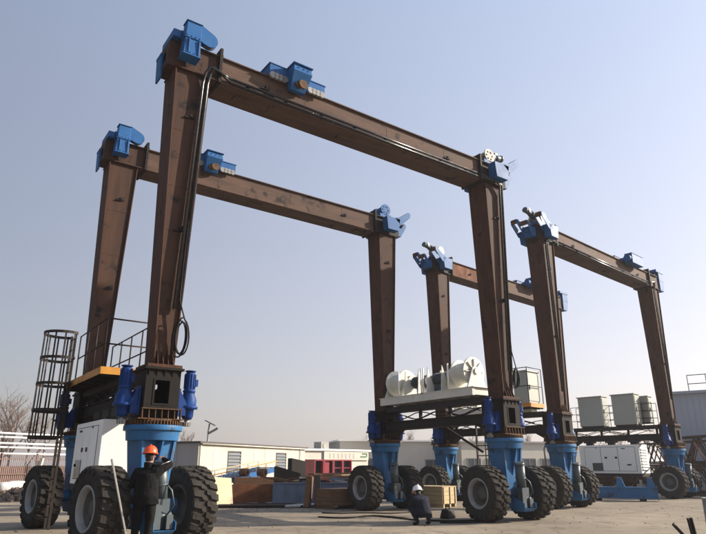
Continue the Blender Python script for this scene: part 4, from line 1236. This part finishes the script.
# rubble and sacks on the left
g_ = random.Random(3)
m = MB()
c = pz(18, 500)
for k in range(420):
    u, v = g_.gauss(0, 1.0), g_.gauss(0, 0.5)
    h = max(0, 0.55 * math.exp(-(u * u / 1.6 + v * v / 0.5))) * g_.uniform(0.5, 1)
    s = g_.uniform(0.05, 0.16)
    m.T = Matrix.Translation((c.x + u * 0.9, c.y + v * 1.4, h)) @ Matrix.Rotation(g_.uniform(0, 6), 4, 'Z') @ Matrix.Rotation(g_.uniform(-0.7, 0.7), 4, 'X')
    m.taper(-s * 0.5, (-s, s, -s * 0.7, s * 0.7), s * 0.5, (-s * 0.6, s * 0.8, -s * 0.5, s * 0.5))
m.T = None
o = struct(part('rubble', m, 'rubble', None), 'stuff'); tag(o, 'heap of brown rubble and scraps left of the rear tyre', 'rubble')
def sack(px, py, s, label):
    a = pz(px, py); m = MB(); n1, n2 = 18, 10
    g = random.Random(int(px * 7)); ph = [g.uniform(0, 6) for _ in range(4)]
    rings = []
    for i in range(n2 + 1):
        v = PI * i / n2; ring = []
        for k in range(n1):
            u = 2 * PI * k / n1
            r_ = 1 + 0.10 * math.sin(3 * u + ph[0] + 2 * v) + 0.07 * math.sin(5 * u + ph[1] - 3 * v) + 0.05 * math.sin(9 * v + ph[2] + u)
            sg = lambda x: math.copysign(abs(x) ** 0.7, x)
            ring.append(m.pt((a.x + s * 0.62 * sg(math.cos(u)) * sg(math.sin(v)) * r_, a.y + s * 0.5 * sg(math.sin(u)) * sg(math.sin(v)) * r_, s * 0.36 + s * 0.38 * sg(-math.cos(v)) * (0.9 + 0.1 * r_))))
        rings.append(ring)
    for A, B in zip(rings, rings[1:]):
        for k in range(n1): m.face((A[k], A[(k + 1) % n1], B[(k + 1) % n1], B[k]), True)
    tag(part('sack', m, 'sack', None), label, 'sack', 'white sacks by the fence')
sack(5, 497, 0.95, 'white sack at the far left edge by the rubble')
sack(15, 496, 1.0, 'middle white sack by the fence behind the rubble')
sack(25, 493, 0.9, 'white sack nearest to the leaning white posts')

# fence and pipe rack on the left
def fence():
    a, b = pd(-40, 38), pd(100, 46)
    d = (b - a).normalized(); ln = (b - a).length; rz = math.atan2(d.y, d.x)
    t = thing('fence', 'long brownish steel picket fence on the left behind the cage ladder', 'fence', tuple(a), rz)
    pm = MB(); pm.box(-0.012, 0.012, -0.012, 0.012, 0.05, 2.0); pm.poly([(-0.02, -0.006, 2.0), (0.02, -0.006, 2.0), (0, -0.006, 2.1)], (0, 0.012, 0)); pme = pm.mesh('picket', 'fence')
    for k in range(int(ln / 0.14)): ob('picket', pme, t, (0.05 + k * 0.14, 0, 0))
    om = MB(); om.box(-0.05, 0.05, -0.05, 0.05, 0, 2.15); ome = om.mesh('post', 'fence')
    for k in range(int(ln / 2.6) + 1): ob('post', ome, t, (k * 2.6, 0.06, 0))
    for z in (0.25, 1.0, 1.8):
        m = MB(); m.box(0, ln, 0.012, 0.04, z, z + 0.05); part('rail', m, 'fence', t)
    m = MB(); m.box(0, ln, 0.12, 0.30, 0, 1.45); part('plinth_wall', m, 'fence', t)
fence()
def rack():
    a, b = pd(-60, 50), pd(140, 62)
    d = (b - a).normalized(); ln = (b - a).length; rz = math.atan2(d.y, d.x)
    t = thing('pipe_rack', 'row of long white horizontal pipes above the fence on the left', 'pipe rack', tuple(a), rz)
    for k, (z, y) in enumerate(((2.3, 0), (2.75, 0.3), (3.05, 0.7), (3.5, 1.0), (3.8, 1.4))):
        m = MB(); m.cyl((0, y, z), (ln, y, z), 0.075, n=10); part('pipe', m, 'white', t)
    for k in range(5):
        x = 1 + k * (ln - 2) / 4
        m = MB(); m.box(x - 0.06, x + 0.06, 1.55, 1.67, 0, 3.95)
        for z in (2.2, 2.95, 3.7): m.box(x - 0.04, x + 0.04, -0.15, 1.549, z - 0.08, z - 0.02)
        part('support', m, 'grey', t)
rack()
for i, (px, ln_) in enumerate(((30, 1.75), (34, 1.9))):
    a = pz(px - 2, 493)
    m = MB(); m.bar(a, a + RT * 0.30 + Vector((0, 0, ln_)), 0.17, 0.14)
    tag(part('white_post', m, 'cream', None), ['left one of two white posts leaning before the fence', 'right one of two white posts leaning before the fence'][i], 'post', 'leaning white posts')

# ================================================================== buildings
def prefab():
    a, b = pz(195, 491), pz(304, 484.3)
    d = (b - a).normalized(); ln = (b - a).length; rz = math.atan2(d.y, d.x)
    t = thing('site_cabin', 'long cream panel site cabin with two louvred windows behind the scrap', 'building', tuple(a), rz)
    H = 2.85; dp = 6.4
    m = MB(); m.box(0.03, ln - 0.03, 0.03, dp, 0, H - 0.02); part('core', m, 'panel_grey', t)
    npan = 9; pw = ln / npan
    win = {2: 0, 6: 1}
    for k in range(npan):
        x0, x1 = k * pw + 0.012, (k + 1) * pw - 0.012
        m = MB()
        if k in win:
            m.box(x0, x1, -0.02, 0.028, 0.02, 0.95); part('panel', m, 'panel', t); m = MB(); m.box(x0, x1, -0.02, 0.028, 2.42, H - 0.03)
        else:
            m.box(x0, x1, -0.02 + rng.uniform(-0.006, 0.006), 0.028, 0.02, H - 0.03)
        part('panel', m, 'panel', t)
        if k in win:
            m = MB(); w0, w1 = x0 + 0.0, x1 - 0.0
            m.box(w0, w0 + 0.06, -0.05, 0.025, 0.951, 2.419); m.box(w1 - 0.06, w1, -0.05, 0.025, 0.951, 2.419)
            m.box(w0 + 0.061, w1 - 0.061, -0.05, 0.025, 2.36, 2.419); m.box(w0 + 0.061, w1 - 0.061, -0.05, 0.025, 0.951, 1.01)
            f = part('window', m, 'roof_dark', t)
            for q in range(6):
                z = 1.06 + q * 0.215
                m = MB(); m.hexa([(w0 + 0.065, -0.06, z), (w1 - 0.065, -0.06, z), (w1 - 0.065, -0.04, z + 0.02), (w0 + 0.065, -0.04, z + 0.02),
                                  (w0 + 0.065, 0.0, z + 0.17), (w1 - 0.065, 0.0, z + 0.17), (w1 - 0.065, 0.02, z + 0.19), (w0 + 0.065, 0.02, z + 0.19)])
                part('louvre', m, 'louvre_dark', f)
    for k in range(4):
        y0 = k * dp / 4
        m = MB(); m.box(-0.02, 0.028, y0 + 0.012 + (0.02 if k == 0 else 0), y0 + dp / 4 - 0.012, 0.02, H - 0.03); part('panel', m, 'panel_grey', t)  # end wall of the cream cabin: its shade is put into the grey colour
    m = MB(); m.box(-0.15, ln + 0.2, -0.25, dp + 0.2, H - 0.018, H + 0.09); part('roof', m, 'roof_dark', t)
    m = MB(); m.cyl((0.1, -0.2, H - 0.06), (ln, -0.2, H - 0.06), 0.05, n=8); part('gutter', m, 'cream', t)
    m = MB(); m.cyl((0.15, -0.09, 0.1), (0.15, -0.09, H - 0.1), 0.04, n=8); m.cyl((ln - 1.0, -0.09, 0.1), (ln - 1.0, -0.09, H - 0.1), 0.04, n=8); part('downpipe', m, 'cream', t)
prefab()
def lamp_post(px, base_dist, top_z, label):
    a = pd(px, base_dist)
    t = thing('camera_post', label, 'post', tuple(a), YAW - PI / 2)
    m = MB(); m.cyl((0, 0, 0), (0, 0, top_z - 0.5), 0.09, 0.07, 10); m.cyl((0, 0, top_z - 0.5), (0.05, 0, top_z), 0.06, n=8); part('pole', m, 'grey', t)
    m = MB(); m.bar((-0.3, 0, top_z + 0.25), (0.5, 0, top_z - 0.15), 0.5, 0.06); part('solar_panel', m, 'black', t)
    m = MB(); m.bar((0.05, 0, top_z - 0.75), (0.75, 0, top_z - 0.35), 0.18, 0.16); part('lamp', m, 'grey', t)
lamp_post(206, 52, 4.7, 'thin pole with small tilted panel and lamp above the cream cabin')
def low_building(name, label, p0, p1, h, dp, mat, roof, windows=(), door=None, fascia=None):
    d = (p1 - p0).normalized(); ln = (p1 - p0).length; rz = math.atan2(d.y, d.x)
    t = thing(name, label, 'building', tuple(p0), rz)
    m = MB(); m.box(0, ln, 0, dp, 0, h); part('wall', m, mat, t)
    m = MB(); m.box(-0.2, ln + 0.2, -0.25, dp + 0.2, h + 0.001, h + 0.16); part('roof', m, roof, t)
    for (x0, x1, z0, z1) in windows:
        m = MB()
        for q in ((x0, x0 + 0.08, z0, z1), (x1 - 0.08, x1, z0, z1), (x0 + 0.08, x1 - 0.08, z0, z0 + 0.08), (x0 + 0.08, x1 - 0.08, z1 - 0.08, z1), ((x0 + x1) / 2 - 0.03, (x0 + x1) / 2 + 0.03, z0 + 0.08, z1 - 0.08)):
            m.box(q[0], q[1], -0.07, -0.002, q[2], q[3])
        f = part('window', m, 'grey', t)
        m = MB(); m.box(x0 + 0.08, x1 - 0.08, -0.03, -0.003, z0 + 0.08, z1 - 0.08); part('pane', m, 'glass', f)
    return t, ln
p0, p1 = pd(303, 56), pd(368, 62)
t, ln = low_building('shop_front', 'low white shop front with grey sign lettering beyond the red frames', p0, p1, 2.75, 6, 'wall_white', 'white',
                     [(0.3, 1.3, 0.3, 2.0), (1.4, 2.2, 0.3, 2.0)])
m = MB(); m.box(2.4, ln - 0.1, -0.16, -0.003, 1.95, 2.72); sg = part('sign_board', m, 'wall_white', t)
m = MB(); g_ = random.Random(4)          # faint, worn characters: groups of short strokes too small to read
x = 3.0
for ch in range(7):
    wd = 0.34
    for st in range(3): m.box(x, x + wd * g_.uniform(0.6, 1.0), -0.172, -0.161, 2.12 + st * 0.17, 2.155 + st * 0.17)
    m.box(x + wd * 0.4, x + wd * 0.4 + 0.035, -0.176, -0.1721, 2.10, 2.52)
    x += 0.52
lo = part('lettering', m, 'lettering', sg); lo['kind'] = 'stuff'
m = MB(); m.box(ln - 1.0, ln - 0.30, -0.18, -0.161, 2.48, 2.60); m.box(ln - 0.42, ln - 0.30, -0.18, -0.161, 2.28, 2.479); m.box(ln - 1.25, ln - 0.421, -0.18, -0.161, 2.20, 2.32); part('emblem', m, 'green', sg)
m = MB(); m.box(3.6, 4.6, 1.5, 2.5, 2.92, 3.6); m.cyl((4.1, 1.49, 3.25), (4.1, 1.46, 3.25), 0.28, n=18); part('roof_vent_unit', m, 'grey', t)
p0, p1 = pd(340, 66), pd(470, 70)
low_building('warehouse', 'long plain white warehouse wall behind the wheels in the middle', p0, p1, 3.9, 12, 'wall_white', 'white',
             [(2.2, 3.6, 0.8, 2.2), (9.2, 11.0, 0.4, 2.1), (11.4, 13.2, 0.4, 2.1)])
p0, p1 = pd(462, 66), pd(582, 74)
low_building('warehouse', 'pale warehouse with dark windows seen between the middle and right wheels', p0, p1, 3.75, 12, 'wall_white', 'panel_grey',
             [(0.6 + 2.2 * k, 2.2 + 2.2 * k, 0.5, 2.2) for k in range(6)])
p0, p1 = pd(255, 92), pd(380, 96)
low_building('long_shed', 'far low shed whose pale roof edge shows above the cream cabin and shop', p0, p1, 3.9, 14, 'panel_grey', 'white', [])
# grey blue shed on the right with roof railing
p0 = pd(683, 44); dv = (RT * 0.82 - Vector((FW.x, FW.y, 0)).normalized() * 0.57).normalized()
p1 = p0 + dv * 14
t, ln = low_building('clad_building', 'tall grey-blue clad building at the right edge behind the wheels', p0, p1, 5.75, 10, 'shed', 'shed', [(2.0, 3.6, 3.6, 5.0), (5.2, 6.8, 3.6, 5.0)])
m = MB()
for k in range(40):
    m.box(0.05 + k * 0.35, 0.11 + k * 0.35, -0.03, -0.001, 0.1, 5.70)
part('cladding_ribs', m, 'shed', t)
m = MB(); rail_run(m, [(0.9, 1.0, 5.91), (3.0, 1.0, 5.91), (3.0, 2.4, 5.91)], 1.1, 0.025, (0.5,), 1.0); part('roof_railing', m, 'rail', t)

# stack of rusty lattice frames on the right
def lattice(pa, pb, zs, label, seed):
    g = random.Random(seed)
    d = (pb - pa).normalized(); ln = (pb - pa).length; rz = math.atan2(d.y, d.x)
    t = thing('lattice_frame', label, 'steel frame', tuple(pa), rz, 'rusty lattice frames stacked at the right')
    z0, z1 = zs
    for y in (0, 0.9):
        for z in (z0 + 0.04, z1):
            m = MB(); m.bar((0, y, z), (ln, y, z), 0.08, 0.08); part('chord', m, 'rust', t)
    n = int(ln / 0.9)
    for k in range(n):
        x = k * ln / n; x2 = (k + 1) * ln / n
        for y in (0, 0.9):
            m = MB(); a, b = ((x, y, z0 + 0.04), (x2, y, z1)) if (k + (y > 0)) % 2 else ((x, y, z1), (x2, y, z0 + 0.04))
            m.bar(a, b, 0.05, 0.05); part('diagonal', m, g.choice(['rust', 'rust_orange', 'rust_dark']), t)
for k, (d0, zs) in enumerate(((39.0, (0, 1.35)), (39.3, (1.40, 2.70)), (41.2, (0, 1.5)), (41.4, (1.55, 3.0)), (43.0, (0, 1.6)), (43.2, (1.65, 3.1)))):
    lattice(pd(632 + k * 3, d0 + 3), pd(722, d0 - 3), zs, ['lower front rusty lattice frame in the stack at right', 'upper front rusty lattice frame in the stack at right', 'lower middle rusty lattice frame in the stack at right', 'upper middle rusty lattice frame in the stack at right', 'lower rearmost rusty lattice frame in the stack at right', 'upper rearmost rusty lattice frame in the stack at right'][k], k)
# curved lamp post between the cranes
a = pd(546, 40)
t = thing('street_lamp', 'slender lamp post with curved arm seen between the two cranes', 'street lamp', tuple(a), YAW - PI / 2)
m = MB(); m.tube([(0, 0, 0), (0, 0, 2.0), (-0.02, 0, 2.4), (0.1, 0, 2.75), (0.4, 0, 2.95), (0.9, 0, 2.95)], 0.06, 8); part('pole', m, 'grey', t)
m = MB(); m.bar((0.85, 0, 2.95), (1.35, 0, 2.9), 0.18, 0.09); part('lamp_head', m, 'grey', t)

# ================================================================== bare trees
def bare_tree(a, h, label, seed, group):
    g = random.Random(seed)
    t = thing('bare_tree', label, 'tree', tuple(a), 0, group)
    tr, cw = MB(), MB()
    def grow(p, d, ln, r_, lev):
        pts = [p]; q = p.copy(); dd = d.copy()
        for k in range(4):
            dd = (dd + Vector((g.gauss(0, 0.12), g.gauss(0, 0.12), 0.05))).normalized(); q = q + dd * ln / 4; pts.append(q.copy())
        (tr if lev < 2 else cw).tube(pts, r_, 5 if lev < 2 else 3, r_ * (0.55 if lev < 3 else 0.3))
        if lev >= 4: return
        nb = (7, 5, 4, 4)[lev]
        for k in range(nb):
            f = g.uniform(0.35, 1.0) if lev else g.uniform(0.25, 1.0)
            i = min(3, int(f * 4)); bp = pts[i].lerp(pts[i + 1], f * 4 - i)
            az = g.uniform(0, 2 * PI); up = g.uniform(0.45, 1.1)
            nd = (Vector((math.cos(az), math.sin(az), up)) + dd * 0.6).normalized()
            grow(bp, nd, ln * g.uniform(0.42, 0.66), max(r_ * 0.5, 0.008), lev + 1)
    grow(Vector((0, 0, 0)), Vector((0, 0, 1)), h * 0.55, h * 0.018, 0)
    part('trunk', tr, 'bark', t); part('crown', cw, 'twig', t)
bare_tree(pd(10, 62), 8.6, 'tall bare tree above the fence at the left edge', 5, 'bare trees on the left')
bare_tree(pd(-3, 60), 7.6, 'bare tree cut by the left edge of the picture', 6, 'bare trees on the left')
bare_tree(pd(24, 66), 7.4, 'smaller bare tree just left of the ladder cage', 8, 'bare trees on the left')
bare_tree(pd(186, 75), 6.6, 'bare tree over the shade-grey end of the cream cabin', 9, 'bare trees on the left')
for k, px in enumerate((348, 362, 376, 402, 416, 428, 470, 520, 536, 600, 622, 640)):
    bare_tree(pd(px, 104 + (k % 3) * 8), 6.2 + (k % 4) * 0.5, 'small far bare tree in the row above the low white roofs', 20 + k % 4, 'far row of bare trees')

# stacked dark steel sections seen under the far generator
a, b = pd(584, 40), pd(668, 44)
d = (b - a).normalized(); ln = (b - a).length; rz = math.atan2(d.y, d.x)
t = thing('steel_stack', 'dark stack of steel sections on the ground behind the far generator', 'steel stack', tuple(a), rz)
g_ = random.Random(12)
for lay in range(4):
    for k in range(4):
        m = MB(); x0 = g_.uniform(-0.4, 0.8); z = lay * 0.27
        m.T = Matrix.Translation((x0, k * 0.36 + g_.uniform(-0.05, 0.05), z)) @ Matrix.Rotation(g_.uniform(-0.03, 0.03), 4, 'Z')
        l_ = ln * g_.uniform(0.6, 1.0)
        m.box(0, l_, 0, 0.24, 0.0, 0.03); m.box(0, l_, 0.10, 0.14, 0.03, 0.22); m.box(0, l_, 0, 0.24, 0.22, 0.25)
        m.T = None
        part('steel_section', m, g_.choice(['rust_dark', 'rust', 'rust_orange', 'rust_dark']), t)
# loose stones and scraps on the concrete
m = MB(); g_ = random.Random(21)
for k in range(420):
    px_, py_ = g_.uniform(-10, 716), 508 + 40 * g_.random() ** 1.5
    if g_.random() < 0.45: px_, py_ = g_.uniform(200, 380), g_.uniform(507, 513)
    c = pz(px_, py_); q = g_.uniform(0.006, 0.022)
    m.T = Matrix.Translation((c.x, c.y, q * 0.3)) @ Matrix.Rotation(g_.uniform(0, 6), 4, 'Z')
    m.taper(-q * 0.5, (-q, q, -q * 0.7, q * 0.7), q * 0.6, (-q * 0.5, q * 0.7, -q * 0.5, q * 0.4))
m.T = None
o = struct(part('gravel', m, 'rubble', None), 'stuff'); tag(o, 'loose stones and grit scattered over the concrete', 'gravel')
# things lying on the trough and plates
def junk(px, py, z, kind, mat, label, cat, sz):
    a = pz(px, py); m = MB()
    if kind == 'roll':
        m.T = Matrix.Translation((a.x, a.y, z + sz)) @ Matrix.Rotation(R(30), 4, 'Z'); m.lathe([(sz * 0.5, -sz), (sz, -sz), (sz, sz), (sz * 0.5, sz), (sz * 0.5, -sz)], 20, 'Y', smooth=False)
    elif kind == 'sheet':
        m.T = Matrix.Translation((a.x, a.y, z)) @ Matrix.Rotation(R(-24), 4, 'Z')
        for k in range(8):
            x0 = k * sz / 4; h0, h1 = 0.05 + 0.09 * math.sin(k * 1.1), 0.05 + 0.09 * math.sin((k + 1) * 1.1)
            m.hexa([(x0, 0, h0), (x0 + sz / 4, 0, h1), (x0 + sz / 4, 0.9, h1 + 0.1), (x0, 0.9, h0 + 0.1), (x0, 0, h0 + 0.03), (x0 + sz / 4, 0, h1 + 0.03), (x0 + sz / 4, 0.9, h1 + 0.13), (x0, 0.9, h0 + 0.13)])
    elif kind == 'pipes':
        m.T = Matrix.Translation((a.x, a.y, z)) @ Matrix.Rotation(R(-20), 4, 'Z')
        m.cyl((0, 0, 0.06), (sz, 0.2, 0.09), 0.06, n=10)
    m.T = None
    tag(part(cat.replace(' ', '_'), m, mat, None), label, cat)
a, b = pz(275, 504.3), pz(360, 503.8)
t = thing('scrap_bars', 'heap of mixed bars and offcuts sticking out of the blue-grey trough', 'scrap', tuple(a.lerp(b, 0.5)), math.atan2(b.y - a.y, b.x - a.x))
hl = (b - a).length / 2
for k in range(26):
    x = g_.uniform(-hl, hl * 0.9); y = g_.uniform(0.0, 0.75); ln_ = g_.uniform(0.5, 1.8); an = g_.uniform(-0.5, 0.5); tl = g_.uniform(-0.22, 0.22)
    d_ = Vector((math.cos(an), math.sin(an) * 0.4, tl)); c_ = Vector((x, y, g_.uniform(0.70, 0.98)))
    m = MB(); m.bar(c_ - d_ * ln_ / 2, c_ + d_ * ln_ / 2, g_.uniform(0.04, 0.13), g_.uniform(0.03, 0.12))
    part('bar', m, g_.choice(['rust_dark', 'wood', 'rust_orange', 'grey', 'trough', 'rust', 'panel_grey', 'wood_pale']), t)
junk(243, 497, 0.95, 'roll', 'wood', 'left of two brown cable rolls behind the steel box section', 'cable roll', 0.2)
junk(261, 497, 0.95, 'roll', 'wood', 'right of two brown cable rolls behind the steel box section', 'cable roll', 0.2)
m = MB(); a, b = pz(233, 498), pz(272, 497.5); m.bar(a + Vector((0, 0, 0.45)), b + Vector((0, 0, 0.45)), 0.9, 0.98)
tag(part('pallet_stack', m, 'wood', None), 'low brown timber block carrying the two cable rolls', 'timber')
for k in range(6):
    junk(285 + k * 3, 508.4 - 0.25 * k, 0.0, 'pipes', ['pipe', 'rust', 'yoke_blue', 'rust_orange', 'grey', 'wood'][k],
         ['thin bright pipe', 'rusty pipe', 'blue pipe', 'orange rusty pipe', 'grey pipe', 'round brown pole'][k] + ' lying on the ground before the trough', 'pipe', 1.6)
# air: thin haze round everything
m = MB(); m.box(-2600, 2600, -2600, 2600, -1.6, 14.0)
hz = m.mesh('haze', 'white'); hz.materials.clear()
hm = bpy.data.materials.new('haze'); hm.use_nodes = True
hn = hm.node_tree.nodes; hn.clear()
out = hn.new('ShaderNodeOutputMaterial'); pv = hn.new('ShaderNodeVolumePrincipled')
pv.inputs['Color'].default_value = (0.86, 0.86, 0.90, 1); pv.inputs['Density'].default_value = 0.0007; pv.inputs['Anisotropy'].default_value = 0.35
hm.node_tree.links.new(pv.outputs[0], out.inputs['Volume'])
hz.materials.append(hm)
ho = struct(ob('haze', hz), 'stuff'); tag(ho, 'thin pale haze filling the air of the yard', 'haze')
